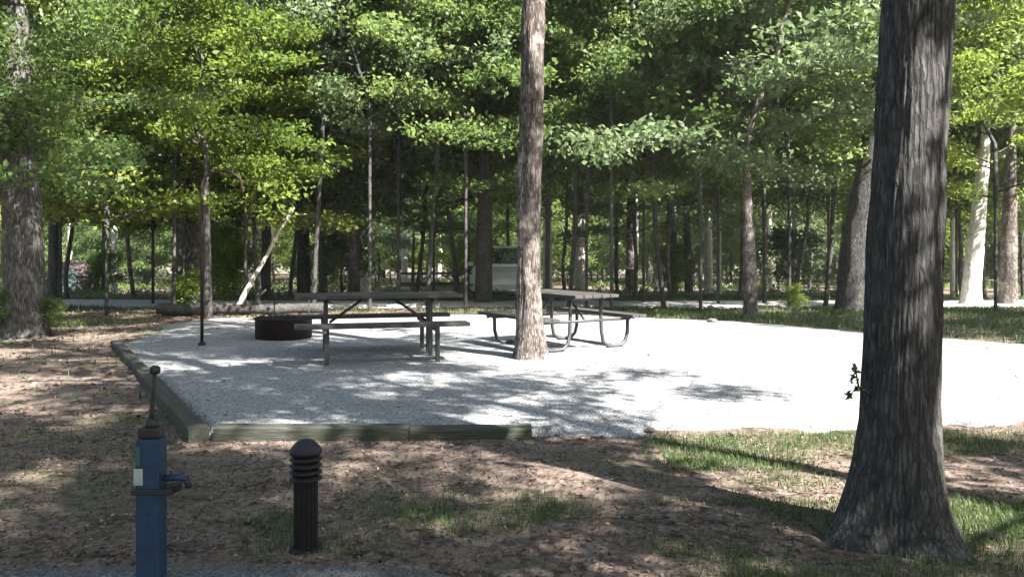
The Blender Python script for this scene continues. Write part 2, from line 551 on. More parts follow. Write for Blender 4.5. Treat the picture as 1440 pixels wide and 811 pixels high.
def leaves(centres, rng, size, flat, per, tone_c, aspect=0.55, tilt=0.6):
    """centres: (n, 4) x y z radius. returns verts, faces, tones"""
    c = np.repeat(centres, per, axis=0)
    tc = np.repeat(tone_c, per)
    n = len(c)
    d = rng.normal(size=(n, 3)); d /= np.linalg.norm(d, axis=1)[:, None]
    d *= (rng.random(n) ** 0.45)[:, None] * c[:, 3:4]
    d[:, 2] *= flat
    p = c[:, :3] + d
    nrm = rng.normal(size=(n, 3)) * tilt; nrm[:, 2] += 1.0
    nrm /= np.linalg.norm(nrm, axis=1)[:, None]
    a = rng.normal(size=(n, 3))
    a -= nrm * (a * nrm).sum(1)[:, None]
    a /= np.linalg.norm(a, axis=1)[:, None]
    b = np.cross(nrm, a)
    L = (size * rng.uniform(0.6, 1.25, n))[:, None]
    W = L * aspect * 0.5
    v0 = p - a * L * 0.5
    v1 = p + b * W + nrm * L * 0.10 - a * L * 0.05
    v2 = p + a * L * 0.5 - nrm * L * 0.12
    v3 = p - b * W + nrm * L * 0.10 - a * L * 0.05
    v = np.stack([v0, v1, v2, v3], 1).reshape(-1, 3)
    f = np.arange(4 * n).reshape(-1, 4)
    tone = np.clip(tc * 0.65 + rng.random(n) * 0.35, 0, 1)
    return v, f, tone

def crown_proto(kind, seed):
    rnd = random.Random(seed); rng = np.random.default_rng(seed)
    P = dict(
        canopy=dict(H=9.0, R=3.6, limbs=20, subs=5, up=0.35, droop=0.10, cl=0.55, flat=0.6, per=34, size=0.17, r0=0.13, tilt=1.3),
        gappy=dict(H=9.0, R=3.4, limbs=13, subs=2, up=0.35, droop=0.10, cl=0.66, flat=0.5, per=120, size=0.16, r0=0.13, tilt=1.3),
        thin=dict(H=6.5, R=2.5, limbs=16, subs=4, up=0.4, droop=0.08, cl=0.5, flat=0.5, per=16, size=0.17, r0=0.12, tilt=1.3),
        tiered=dict(H=4.6, R=2.6, limbs=20, subs=6, up=0.16, droop=0.13, cl=0.5, flat=0.36, per=50, size=0.112, r0=0.05, tilt=1.0),
        round=dict(H=6.0, R=3.1, limbs=30, subs=6, up=0.4, droop=0.12, cl=0.5, flat=0.6, per=46, size=0.13, r0=0.06, tilt=1.3),
        bushy=dict(H=3.0, R=1.5, limbs=16, subs=5, up=0.5, droop=0.1, cl=0.42, flat=0.6, per=34, size=0.13, r0=0.03, tilt=1.3),
        shrub=dict(H=1.3, R=0.9, limbs=11, subs=4, up=0.8, droop=0.05, cl=0.3, flat=0.6, per=34, size=0.085, r0=0.015, tilt=0.8))[kind]
    B = Branches(); cs = []
    H, Rr = P['H'], P['R']
    # leader
    lead = [Vector((0, 0, 0))]
    q = Vector((0, 0, 0))
    for i in range(8):
        q = q + Vector((rnd.uniform(-.05, .05) * H, rnd.uniform(-.05, .05) * H, H / 8 * 0.95))
        if i == 0: q.x = q.y = 0
        lead.append(q.copy())
    B.tube(lead, P['r0'], P['r0'] * 0.12, 8)
    for i in range(P['limbs']):
        u = (i + rnd.random() * 0.8) / P['limbs']
        if kind == 'tiered': u = 0.6 * u + 0.4 * round(u * 6) / 6 * 0.96
        u = min(u, 0.98)
        k = min(int(u * 8), 7); base = lead[k].lerp(lead[k + 1], u * 8 - k)
        prof = {'thin': 1 - .5 * u, 'gappy': (0.75 + 0.5 * math.sin(PI * min(1, u * 1.1))) * (1 - 0.5 * u), 'canopy': (0.75 + 0.5 * math.sin(PI * min(1, u * 1.1))) * (1 - 0.55 * u), 'tiered': 1 - 0.6 * u * u, 'bushy': 1.1 * math.sqrt(max(0.05, 1 - u * u)), 'round': 1.05 * math.sqrt(max(0.05, 1 - (u * .95) ** 2)), 'shrub': 1 - 0.5 * u}[kind]
        ln = Rr * prof * rnd.uniform(0.65, 1.15)
        az = i * 2.4 + rnd.uniform(-.5, .5)
        d = Vector((math.cos(az), math.sin(az), P['up'] + rnd.uniform(-.1, .25) + 0.4 * u))
        d.normalize()
        pts = [base.copy()]; p = base.copy(); dd = d.copy()
        for s in range(6):
            dd = dd + Vector((rnd.uniform(-.18, .18), rnd.uniform(-.18, .18), -P['droop'] * (s / 6) * 2 + rnd.uniform(-.06, .06)))
            dd.normalize(); p = p + dd * ln / 6; pts.append(p.copy())
        rb = P['r0'] * (1 - u * 0.8) * 0.42
        B.tube(pts, rb, rb * 0.2, 5)
        tl = rnd.random()
        for s in range(P['subs']):
            t = (s + 1 + rnd.uniform(-.3, .3)) / P['subs'] * 5.6
            t = max(1.2, min(t, 5.95)); k2 = int(t)
            b2 = pts[k2].lerp(pts[min(k2 + 1, 6)], t - k2)
            a2 = az + rnd.choice((-1, 1)) * rnd.uniform(0.5, 1.2)
            l2 = ln * rnd.uniform(0.18, 0.36)
            e = b2 + Vector((math.cos(a2), math.sin(a2), P['up'] * 0.6 + rnd.uniform(-.15, .2))) * l2
            B.tube([b2, b2.lerp(e, 0.5) + Vector((0, 0, 0.04 * l2)), e], rb * 0.35, rb * 0.12, 4)
            for cpos in (e, b2.lerp(e, 0.45)):
                cs.append((*(cpos + Vector((0, 0, rnd.uniform(-.05, .08)))), P['cl'] * rnd.uniform(0.6, 1.25), min(1, max(0, tl * 0.5 + rnd.random() * 0.5))))
        cs.append((*pts[-1], P['cl'], tl))
    cs.append((*lead[-1], P['cl'], .5))
    cs = np.array(cs)
    v, f, tone = leaves(cs[:, :4], rng, P['size'], P['flat'], P['per'], cs[:, 4], 0.6, P['tilt'])
    return dict(kind=kind, r0=P['r0'], branches=B.mesh('branches'), crown=(v, f, tone))

PROTO = {}
for kind, cnt in (('canopy', 4), ('gappy', 4), ('thin', 4), ('tiered', 3), ('bushy', 3), ('round', 4), ('shrub', 3)):
    for i in range(cnt):
        PROTO[kind, i] = crown_proto(kind, 100 + 17 * i + len(kind))
_cm = {}
def crown_mesh(kind, i, mat):
    key = (kind, i, mat)
    if key not in _cm:
        v, f, t = PROTO[kind, i]['crown']
        me = np_mesh('crown', v, f, t); me.materials.append(M[mat]); _cm[key] = me
    return _cm[key]
_bm = {}
def branch_mesh(kind, i, mat):
    key = (kind, i, mat)
    if key not in _bm:
        me = PROTO[kind, i]['branches'].copy(); me.materials.clear(); me.materials.append(M[mat]); _bm[key] = me
    return _bm[key]

def add_crown(root, at, kind, i, leaf, bk, s=1.0, rz=0.0, tilt=(0, 0)):
    for nm, me in (('branches', branch_mesh(kind, i, bk)), ('crown', crown_mesh(kind, i, leaf))):
        o = mesh_obj(nm, me, None, root)
        o.location = at; o.scale = (s, s, s); o.rotation_euler = (tilt[0], tilt[1], rz)

def tree(x, y, width, hb, label, kind='canopy', var=0, leaf='leaf_green', bk='bark_grey', lean=(0, 0), s=1.0, rz=0.0, flare=0.35,
         nseg=16, name='tree', group=None, cat='tree', seed=0, bend=0.0, ridge=0.0, flare_h=0.3, lobes=4, root_z=None, extra=(), rough=0.08, phase=None):
    z = ground_h(x, y) - 0.06 if root_z is None else root_z
    root = thing(name, (x, y, z), label, cat, group)
    r = width / 2
    rt = PROTO[kind, var]['r0'] * s
    rt = min(max(rt, r * 0.5), r)
    top = Vector((lean[0], lean[1], hb))
    path = [Vector((0, 0, -0.1)), Vector((lean[0] * 0.3 + bend, lean[1] * 0.3, hb * 0.33)), Vector((lean[0] * 0.66 + bend * .6, lean[1] * 0.66, hb * 0.66)), top]
    me = trunk_mesh('trunk', path, [r * 1.04, r * 0.97, (r + rt) / 2, rt], nseg, flare * r, flare_h, lobes, seed, rough=rough, ridge=ridge, phase=phase, step=0.05 if ridge else None)
    mesh_obj('trunk', me, M[bk], root)
    add_crown(root, top - Vector((0, 0, 0.05)), kind, var, leaf, bk, s, rz)
    for e in extra:
        add_crown(root, Vector(e[0]), e[1], e[2], e[3], bk, e[4], e[5], e[6])
    return root

# ------------------------------------------------------------------ the trees one can point at
def ptree(px, py, wpx, hb, label, px_top=None, py_top=150, **kw):
    d = base_d(py)
    x = PX(px, d)
    lean = (0, 0)
    if px_top is not None:
        zt = CH - (py_top - HY) / F * d - gz(d)
        k = (PX(px_top, d) - x) / zt
        lean = (k * hb, 0)
    return tree(x, d, wpx / F * d, hb, label, lean=lean, **kw)

big = tree(1.775, 3.8, 0.318, 5.6, 'thick dark ridged trunk with flared roots, the biggest tree, right of the gravel pad', 'gappy', 0, 'leaf_green', 'bark_dark',
           lean=(0.34, 0.1), s=1.12, rz=1.0, flare=1.75, phase=PI, nseg=180, name='oak_tree', ridge=0.0105, flare_h=0.36, lobes=3, root_z=-0.03, seed=5, bend=-0.015)
# a sprig growing from the side of the big trunk
rngs = np.random.default_rng(5)
b = Branches(); b.tube([Vector((-.10, -.03, .68)), Vector((-.19, -.06, .75)), Vector((-.21, -.07, .84))], .007, .003, 6); b.tube([Vector((-.16, -.05, .73)), Vector((-.21, -.06, .735)), Vector((-.24, -.07, .70))], .004, .002, 5)
sp = mesh_obj('sprig', b.mesh('sprig'), M['bark_dark'], big)
v, f, t = leaves(np.array([(-.21, -.07, .84, .03), (-.2, -.06, .79, .03), (-.235, -.065, .71, .03), (-.19, -.06, .75, .02)]), rngs, 0.035, 1, 9, np.array([.1, .2, .1, .1]), 0.7)
me = np_mesh('leaves', v, f, t); me.materials.append(M['leaf_green']); mesh_obj('leaves', me, None, sp)

ptree(746, 509, 34, 5.3, 'mid sized brown trunk with sunlit bark and knobby roots rising out of the gravel', px_top=752, py_top=0, kind='canopy', var=1, leaf='leaf_green',
      bk='bark_brown', s=1.0, rz=0.4, flare=1.5, nseg=80, ridge=0.010, flare_h=0.42, seed=11, bend=-0.035, rough=.2, lobes=4)
ptree(36, 472, 53, 5.2, 'broad grey trunk with dark leafy base at the left edge of the clearing', px_top=22, py_top=0, kind='thin', var=2, leaf='leaf_green', bk='bark_grey',
      s=1.15, rz=2.0, flare=0.5, nseg=64, ridge=0.014, seed=3, flare_h=0.4)
ptree(276, 431, 36, 6.0, 'thick grey brown trunk standing behind the hooked pole', px_top=284, py_top=0, kind='thin', var=3, bk='bark_grey', s=1.1, rz=.7, flare=0.4, nseg=40, ridge=0.012, seed=8)
ptree(250, 433, 17, 5.5, 'vine covered dark trunk close to the left of the thick trunk behind the pole', px_top=256, py_top=0, kind='thin', var=0, bk='bark_dark', s=0.9, rz=2.7, seed=9)
ptree(293, 446, 11, 3.0, 'slim grey sapling lit on one side right behind the hooked pole', px_top=287, py_top=100, kind='tiered', var=0, leaf='leaf_yellow', bk='bark_grey', s=1.15, rz=1.2, seed=10)
ptree(374, 423, 13, 6.0, 'slender dark trunk behind the leaning dead branch', px_top=377, py_top=0, kind='thin', var=1, bk='bark_dark', s=0.8, rz=3.3, seed=12)
ptree(498, 418, 17, 5.5, 'grey brown trunk behind the picnic table by the fire ring', kind='thin', var=2, leaf='leaf_blue', bk='bark_brown', s=0.95, rz=4.3, seed=13)
ptree(512, 411, 10, 5.0, 'pale sunlit trunk just right of the grey brown one behind the first picnic table', kind='thin', var=0, leaf='leaf_blue', bk='bark_pale', s=0.9, rz=5.3, seed=14)
ptree(569, 407, 9, 5.5, 'slim pale trunk standing behind the distant picnic table', kind='thin', var=1, bk='bark_pale', s=0.9, rz=.3, seed=15)
ptree(680, 427, 24, 5.2, 'dark straight trunk in front of the parked van', px_top=683, py_top=150, kind='thin', var=3, bk='bark_dark', s=1.0, rz=5.0, flare=.3, nseg=32, ridge=.008, seed=16)
ptree(657, 412, 9, 5.2, 'thin dark trunk to the left of the van', kind='thin', var=2, bk='bark_dark', s=0.8, rz=2.0, seed=17)
ptree(770, 411, 13, 6.0, 'trunk coloured sunlit white, half hidden behind the brown trunk on the gravel', kind='thin', var=1, bk='bark_pale', s=1.0, rz=1.5, seed=18)
ptree(817, 410, 18, 5.5, 'bright white straight trunk behind the second picnic table', px_top=816, py_top=100, kind='thin', var=0, bk='bark_pale', s=1.1, rz=2.9, seed=19, flare=.2)
ptree(886, 411, 12, 4.4, 'brown trunk with a short pale board nailed across it', kind='thin', var=3, bk='bark_brown', s=0.9, rz=0.9, seed=20)
ptree(922, 411, 6, 4.2, 'very thin whitish sapling right of the trunk with the board', px_top=924, py_top=250, kind='bushy', var=0, bk='bark_pale', s=1.2, rz=0.2, seed=21, flare=0)
ptree(947, 412, 9, 5, 'grey trunk second to the right of the trunk with the board', kind='thin', var=2, bk='bark_grey', s=.9, rz=3.9, seed=22)
ptree(969, 412, 11, 5, 'mottled trunk left of the bright white one behind the far road', px_top=964, py_top=250, kind='thin', var=1, bk='bark_grey', s=.9, rz=4.9, seed=23)
ptree(996, 412, 12, 5, 'bright white trunk behind the far road with dark woods around it', kind='thin', var=0, leaf='leaf_green', bk='bark_pale', s=.95, rz=5.9, seed=24)
ptree(1011, 413, 7, 5, 'narrow pale trunk touching the bright white one behind the far road', kind='thin', var=3, bk='bark_pale', s=.8, rz=.6, seed=25)
ptree(1056, 444, 19, 3.1, 'brown trunk on the leafy strip between the gravel and the far road', px_top=1049, py_top=200, kind='tiered', var=1, leaf='leaf_blue', bk='bark_brown', s=1.45, rz=1.1,
      seed=26, flare=.5, nseg=28, ridge=.006, flare_h=.25)
ptree(1117, 414, 6, 5, 'thin white trunk between the strip tree and the leaning tree', kind='thin', var=1, bk='bark_pale', s=.8, rz=1.9, seed=27)
ptree(1198, 437, 44, 6.2, 'stout dark trunk leaning to the right beside the big foreground trunk', px_top=1240, py_top=130, kind='thin', var=2, bk='bark_dark', s=1.15, rz=3.1, flare=.45, nseg=40, ridge=.012,
      seed=28, bend=-.05)
ptree(1364, 429, 24, 4.6, 'sunlit pale trunk with wide foot on the grass right of the foreground trunk', px_top=1385, py_top=200, kind='thin', var=3, bk='bark_pale', s=.9, rz=4.1, flare=.9, nseg=32, flare_h=.3,
      seed=29)
ptree(1417, 429, 22, 4.6, 'mottled sunlit trunk with wide foot at the right edge of the picture', px_top=1422, py_top=200, kind='thin', var=1, bk='bark_brown', s=.9, rz=5.1, flare=.9, nseg=32, flare_h=.3, seed=30)
ptree(1340, 418, 7, 5, 'thin pale trunk peeping out beside the big foreground trunk', kind='thin', var=0, bk='bark_pale', s=.8, rz=.1, seed=31)
ptree(77, 420, 17, 5.5, 'dark straight trunk right of the broad grey one at the edge', kind='thin', var=3, bk='bark_dark', s=.95, rz=2.2, seed=32)
ptree(148, 412, 9, 5, 'dark thin trunk right of the camping chair', kind='thin', var=1, bk='bark_dark', s=.8, rz=2.4, seed=33)
ptree(161, 413, 8, 5, 'thin greyish trunk paired with a dark one right of the camping chair', kind='thin', var=2, bk='bark_pale', s=.8, rz=3.4, seed=34)
ptree(427, 414, 18, 5.5, 'dark trunk behind the near end of the fallen log', kind='thin', var=0, bk='bark_dark', s=1, rz=4.4, seed=35)
ptree(456, 411, 9, 5.5, 'thin dark trunk right of the dark one behind the log', kind='thin', var=3, bk='bark_dark', s=.8, rz=5.4, seed=36)
ptree(372, 414, 7, 2.9, 'broken off pale stem behind the leaning dead branch', kind='bushy', var=1, bk='bark_pale', s=.7, rz=5.4, seed=37)

# understorey trees whose layered leaves fill the view above the clearing
def low(px, d, zc, kind, var, leaf, s, label, rz, w=.08, bk='bark_dark', **kw):
    if kind == 'tiered': zc -= .45
    return tree(PX(px, d), d, w, zc, label, kind, var, leaf, bk, s=s, rz=rz, flare=.2, nseg=10, seed=int(px), **kw)
low(-110, 11.2, 2.5, 'tiered', 2, 'leaf_green', 1.0, 'nearest layered green tree hanging over the left edge of the view', .2)
low(25, 12.6, 2.7, 'round', 2, 'leaf_green', .62, 'leafy green tree hiding the upper half of the broad grey trunk', .8)
low(40, 18, 3.0, 'tiered', 1, 'leaf_green', 1.15, 'layered green tree rising above the dark straight trunk at left', 5.2)
low(245, 18.5, 4.0, 'round', 1, 'leaf_yellow', 0.85, 'bushy yellow green tree crown around the thick trunk behind the pole', 1.2)
low(520, 19, 4.2, 'round', 2, 'leaf_blue', 0.95, 'bushy pale green tree between the hooked pole and the dark straight trunk', 2.2)
low(690, 23, 5.0, 'round', 0, 'leaf_green', 1.0, 'bushy green tree high above the van', 3.2)
low(860, 18.5, 4.6, 'round', 1, 'leaf_green', 0.9, 'bushy green tree right of the brown trunk on the gravel', 4.2)
low(1010, 22, 4.6, 'round', 0, 'leaf_green', 1.05, 'bushy green tree above the bright white trunk beyond the road', 5.2)
low(1215, 24, 5.0, 'round', 2, 'leaf_yellow', 1.0, 'bushy yellow green tree behind the top of the stout leaning trunk', .3)
low(1420, 23, 5.0, 'round', 1, 'leaf_green', 1.0, 'bushy green tree above the mottled trunk at the right edge', 1.3)
low(150, 17.5, 2.5, 'tiered', 2, 'leaf_yellow', 1.25, 'layered yellow green understorey tree left of the hooked pole', .5)
low(85, 20.5, 2.6, 'tiered', 0, 'leaf_green', 1.2, 'layered green understorey tree behind the broad grey trunk', 1.5)
low(215, 22, 2.6, 'tiered', 1, 'leaf_yellow', 1.3, 'layered yellowish tree between the broad grey trunk and the hooked pole', 2.5)
low(-40, 15.5, 2.7, 'tiered', 1, 'leaf_green', 1.1, 'low green tree reaching in past the broad grey trunk at the left edge', 3.5)
low(345, 20.5, 2.4, 'tiered', 2, 'leaf_yellow', 1.25, 'layered pale yellow tree right of the hooked pole', 4.5)
low(450, 24, 2.5, 'tiered', 0, 'leaf_blue', 1.5, 'broad bluish green tree above the first picnic table', 5.5)
low(560, 22, 3.6, 'round', 0, 'leaf_blue', 1.1, 'dense whitish green tree left of the dark trunk by the van', .5)
low(610, 27, 2.6, 'tiered', 1, 'leaf_green', 1.6, 'green tree spreading over the distant picnic table', 1.4)
low(735, 25, 3.6, 'round', 1, 'leaf_green', 1.05, 'leafy green tree over the parked van', 2.4)
low(825, 20, 3.0, 'tiered', 2, 'leaf_green', 1.3, 'green layered tree above the second picnic table', 3.4)
low(905, 23, 3.6, 'round', 2, 'leaf_green', 1.05, 'dense green tree over the trunk with the board', 4.4)
low(985, 18.5, 3.6, 'tiered', 0, 'leaf_blue', 1.15, 'pale leaved tree over the leafy strip left of its brown trunk', 5.4)
low(1110, 19.5, 3.3, 'tiered', 2, 'leaf_green', 1.3, 'bright green tree just right of the brown trunk on the leafy strip', .9)
low(1165, 25, 3.0, 'round', 0, 'leaf_green', 1.05, 'dense dark green tree behind the stout leaning trunk', 1.9)
low(1400, 19.5, 3.2, 'tiered', 1, 'leaf_yellow', 1.25, 'bright yellow green tree right of the big foreground trunk', 2.9)
low(1345, 27, 2.8, 'round', 1, 'leaf_green', 1.0, 'green bushy tree behind the two pale sunlit trunks', 3.9)
low(655, 19.5, 4.4, 'tiered', 1, 'leaf_green', 1.25, 'green tree over the dark trunk in front of the van', 4.9)
low(480, 30, 3.0, 'bushy', 2, 'leaf_dry', .55, 'small rusty brown dead leaved tree above the first picnic table', 4.9)

cur = random.Random(9)
for k, (px, d, zc, lf, lb) in enumerate([
        (365, 21.5, 5.2, 'leaf_green', 'tall leafy tree whose crown tops the dead branch'),
        (440, 20.0, 5.6, 'leaf_yellow', 'tall leafy tree whose crown hangs over the fire ring side of the clearing'),
        (600, 21.0, 5.6, 'leaf_green', 'tall leafy tree left of the dark straight trunk with its crown out of the top'),
        (770, 22.0, 5.8, 'leaf_yellow', 'tall leafy tree just behind the top of the brown trunk on the gravel'),
        (800, 20.5, 5.4, 'leaf_green', 'tall leafy tree with its crown above the second picnic table'),
        (935, 20.5, 5.4, 'leaf_yellow', 'tall leafy tree above the very thin whitish sapling'),
        (1075, 22.5, 5.6, 'leaf_green', 'tall leafy tree high behind the brown strip tree'),
        (1160, 21.0, 5.4, 'leaf_yellow', 'tall leafy tree at the left side of the stout leaning trunk')]):
    low(px, d, zc, 'round', (k + 1) % 4, lf, .95, lb, k * 2.1, .12, 'bark_dark', lean=(cur.uniform(-.5, .5), cur.uniform(-.3, .3)), bend=cur.uniform(-.15, .15))
for k, (px, d, zc, kd, lf, sc_, lb) in enumerate([
        (-20, 24, 2.8, 'round', 'leaf_green', 1.05, 'leafy tree filling the gap left of the dark straight trunk'),
        (95, 25.5, 3.0, 'round', 'leaf_yellow', 1.0, 'leafy tree behind the tent side of the dark straight trunk'),
        (190, 26.5, 2.9, 'round', 'leaf_green', 1.1, 'leafy tree filling the gap left of the thick trunk'),
        (325, 25.5, 2.8, 'round', 'leaf_yellow', 1.0, 'leafy yellow green tree behind the top of the dead branch'),
        (408, 27, 3.0, 'round', 'leaf_blue', 1.1, 'leafy tree behind the slender dark trunk'),
        (500, 25.5, 3.3, 'round', 'leaf_green', 1.05, 'leafy tree above the pair of grey brown and pale trunks'),
        (585, 28, 3.4, 'round', 'leaf_blue', 1.15, 'leafy tree rising behind the distant picnic table'),
        (640, 24.5, 4.0, 'round', 'leaf_green', 1.0, 'leafy tree behind the upper part of the dark straight trunk'),
        (722, 33.5, 3.6, 'round', 'leaf_yellow', 1.1, 'leafy yellow green tree directly above the van'),
        (795, 31, 3.4, 'round', 'leaf_green', 1.0, 'leafy tree in front of the top of the bright white straight trunk'),
        (868, 31, 3.3, 'round', 'leaf_yellow', 1.1, 'leafy tree above the trunk with the board'),
        (945, 26, 3.4, 'round', 'leaf_green', 1.05, 'leafy tree above the mottled trunks beyond the road'),
        (1040, 27.5, 3.2, 'round', 'leaf_blue', 1.1, 'leafy tree behind the crown of the brown strip tree'),
        (1115, 25.5, 3.1, 'round', 'leaf_green', 1.0, 'leafy tree above the thin white trunk'),
        (1180, 28.5, 3.0, 'round', 'leaf_yellow', 1.1, 'leafy tree just left of the stout leaning trunk'),
        (1265, 27, 3.0, 'round', 'leaf_green', 1.1, 'leafy tree between the leaning trunk and the biggest trunk'),
        (1385, 26.5, 3.0, 'round', 'leaf_yellow', 1.1, 'leafy tree behind the pale trunk on the grass at right'),
        (1470, 24.5, 3.0, 'round', 'leaf_green', 1.1, 'leafy tree cut by the right edge of the view')]):
    low(px, d, zc - .65, kd, k % 4, lf, sc_, lb, k * 1.7, .14, ('bark_grey', 'bark_dark', 'bark_brown')[k % 3], lean=(cur.uniform(-.4, .4), cur.uniform(-.3, .3)), bend=cur.uniform(-.12, .12))

# ------------------------------------------------------------------ the woods beyond
rnd = random.Random(77)
stems = {}
def stem(bk, k):
    if (bk, k) not in stems:
        r = random.Random(k * 7 + 1)
        p = [Vector((0, 0, -.2)), Vector((r.uniform(-.06, .06), r.uniform(-.06, .06), 2)), Vector((r.uniform(-.12, .12), r.uniform(-.1, .1), 4)), Vector((0, 0, 6))]
        me = trunk_mesh('trunk', p, [.19, .17, .155, .135], 12, .06, .3, 4, k, rough=.12); me.materials.append(M[bk])
        stems[bk, k] = me
    return stems[bk, k]
def wood_tree(x, y, kind, var, leaf, bk, s, rz, label, group, name='tree'):
    root = thing(name, (x, y, gz(y) - 0.05), label, 'tree', group)
    root.rotation_euler = (rnd.uniform(-.06, .06), rnd.uniform(-.07, .07), 0)
    if kind in ('canopy', 'gappy'):
        o = mesh_obj('trunk', stem(bk, var), None, root); o.scale = (s, s, s); o.rotation_euler = (0, 0, rz)
        add_crown(root, Vector((0, 0, 5.9 * s)), kind, var, leaf, bk, s, rz)
    else:
        r0 = PROTO[kind, var]['r0']; h = {'tiered': 1.6, 'bushy': .7, 'round': 1.0, 'shrub': 0.12}[kind] * s
        o = mesh_obj('trunk', stem(bk, var), None, root)
        o.scale = (s * r0 / .15, s * r0 / .15, (h + .05) / 6.0); o.rotation_euler = (0, 0, rz)
        add_crown(root, Vector((0, 0, h)), kind, var, leaf, bk, s, rz)
    return root

taken = [(o.location.x, o.location.y) for o in C.objects if o.type == 'EMPTY' and o.get('category') == 'tree']
KEEP = [(-0.7, 30, 4.0), (-3.2, 31, 2.6), (-16.5, 31, 2.5)]
def free(x, y, m):
    if any((x - a) ** 2 + (y - b) ** 2 < m * m for a, b in taken): return False
    return not any((x - a) ** 2 + (y - b) ** 2 < r * r for a, b, r in KEEP)
gy = 28.0
ncan = nund = 0
while gy < 72:
    hw = 0.66 * gy + 7
    stepx = 5.2 + (gy - 28) * .05
    x = -hw + rnd.uniform(0, stepx)
    while x < hw + 5:
        xx = x + rnd.uniform(-1.5, 1.5); yy = gy + rnd.uniform(-1.7, 1.7)
        if free(xx, yy, 2.0) and not (yy < 52 and rnd.random() < .88):
            v_ = rnd.randrange(4); bk = rnd.choice(['bark_dark', 'bark_grey', 'bark_grey', 'bark_brown', 'bark_pale'])
            tone = {'bark_dark': 'dark', 'bark_grey': 'grey', 'bark_brown': 'brown', 'bark_pale': 'pale'}[bk]
            wood_tree(xx, yy, 'canopy', v_, rnd.choice(['leaf_green', 'leaf_green', 'leaf_blue']), bk, rnd.uniform(.8, 1.15) * (1.0 if yy > 40 else .72), rnd.uniform(0, 6),
                      'one of many tall trees with %s bark crowding the woods beyond the far road' % tone, 'tall trees in the woods beyond the road')
            taken.append((xx, yy)); ncan += 1
        x += stepx
    gy += 4.6
gy = 27.0
while gy < 66:
    hw = 0.66 * gy + 4
    stepx = 2.9 + (gy - 28) * .04
    x = -hw
    while x < hw:
        xx = x + rnd.uniform(-1.3, 1.3); yy = gy + rnd.uniform(-1.5, 1.5)
        if free(xx, yy, 1.1) and not (29.5 < yy < 37.5 and rnd.random() < .8):
            kind = rnd.choice(['round', 'round', 'bushy', 'shrub'] if yy > 36 else ['tiered', 'bushy', 'shrub', 'shrub'])
            leaf = rnd.choice(['leaf_green', 'leaf_green', 'leaf_yellow', 'leaf_blue'])
            col = {'leaf_green': 'green', 'leaf_yellow': 'yellow green', 'leaf_blue': 'bluish green'}[leaf]
            if kind == 'shrub':
                root = wood_tree(xx, yy, kind, rnd.randrange(3), leaf, 'bark_grey', rnd.uniform(1.0, 2.0), rnd.uniform(0, 6),
                                 'low %s shrub on the shaded floor of the woods beyond the road' % col, 'shrubs on the woodland floor', 'shrub')
                root['category'] = 'shrub'
            else:
                wood_tree(xx, yy, kind, rnd.randrange(3), leaf, 'bark_grey', rnd.uniform(.9, 1.5) * (.8 if kind == 'round' else 1), rnd.uniform(0, 6),
                          'one of many small %s trees under the taller woods beyond the road' % col, 'small trees under the tall woods', 'understorey_tree')
            taken.append((xx, yy)); nund += 1
        x += stepx
    gy += 3.4
print('woods', ncan, nund)

# trees added out of view so that their crowns shade the clearing
SH = [(5.3, .6, 'gappy', 0, .72), (3.2, -1.6, 'gappy', 3, .85), (5.9, -2.4, 'gappy', 1, .85), (9.4, -4.6, 'gappy', 2, .85), (3.6, -3.6, 'gappy', 2, .9), (-1.5, -4.5, 'gappy', 0, 1.0), (-9.5, 5.5, 'gappy', 1, .9),  # gappy crowns shaped to cast hard shade with sunlit openings
      (14.5, 9.3, 'canopy', 0, .85), (19.5, 9.0, 'canopy', 2, 1.0), (10.6, 13.6, 'canopy', 3, .7), (15.5, 14.5, 'canopy', 1, .8), (-12, 11.5, 'canopy', 2, .9), (15.0, -3.5, 'canopy', 0, 1.05), (6, -7, 'canopy', 1, 1.0), (0.5, -9, 'canopy', 2, 1.1),
      (-8, -5, 'canopy', 3, 1.0)]
SH += [(12.6, 9.6, 'canopy', 2, .8), (17, 11.5, 'canopy', 3, .9), (11.4, 11.6, 'canopy', 1, .75)]
for q_ in range(15):  # unseen ring behind the camera, added to cut sky light
    SH.append((-26 + q_ * 3.7, -15 - 4 * (q_ % 3), 'canopy', q_ % 4, 1.1))
SH += [(-15, 1, 'canopy', 0, 1.0), (-16, 7, 'canopy', 3, 1.0), (-13, -7, 'canopy', 1, 1.1), (20, 0, 'canopy', 2, 1.0), (24, 6, 'canopy', 1, 1.0)]
for i, (x, y, k, v_, s) in enumerate(SH):
    wood_tree(x, y, k, v_, 'leaf_green', 'bark_grey', s, i * 1.3, 'unseen tall tree added around the clearing for its shade', 'unseen trees added to shade the clearing')

for x_, y_, h_, v_, s_ in ((3.9, -1.6, 5.4, 2, .62),):  # added out of view to deepen shade on foreground and water post
    tree(x_, y_, .22, h_, 'unseen tall tree added around the clearing for its shade', 'round', v_, 'leaf_green', 'bark_grey', s=s_, group='unseen trees added to shade the clearing')
tree(4.7, 2.5, .24, 7.0, 'unseen tall tree added around the clearing for its shade', 'round', 1, 'leaf_green', 'bark_grey', s=1.0, group='unseen trees added to shade the clearing')  # added out of view to shade the near picnic table

# far edge of the wood, read as one mass of leaves
rng = np.random.default_rng(3)
n = 2600
cx = rng.uniform(-75, 75, n); cy = rng.uniform(76, 92, n) - 0.002 * cx ** 2
cz = np.array([gz(y) for y in cy]) + rng.random(n) ** 0.8 * 27 + .5
cz[:800] = -1.3 + rng.random(800) * 5
v, f, t = leaves(np.stack([cx, cy, cz, rng.uniform(1.2, 2.4, n)], 1), rng, 0.62, .6, 34, rng.random(n), .7, .8)
me = np_mesh('far_woods', v, f, t); fw = mesh_obj('far_woods', me, M['leaf_green']); tag(fw, kind='stuff')

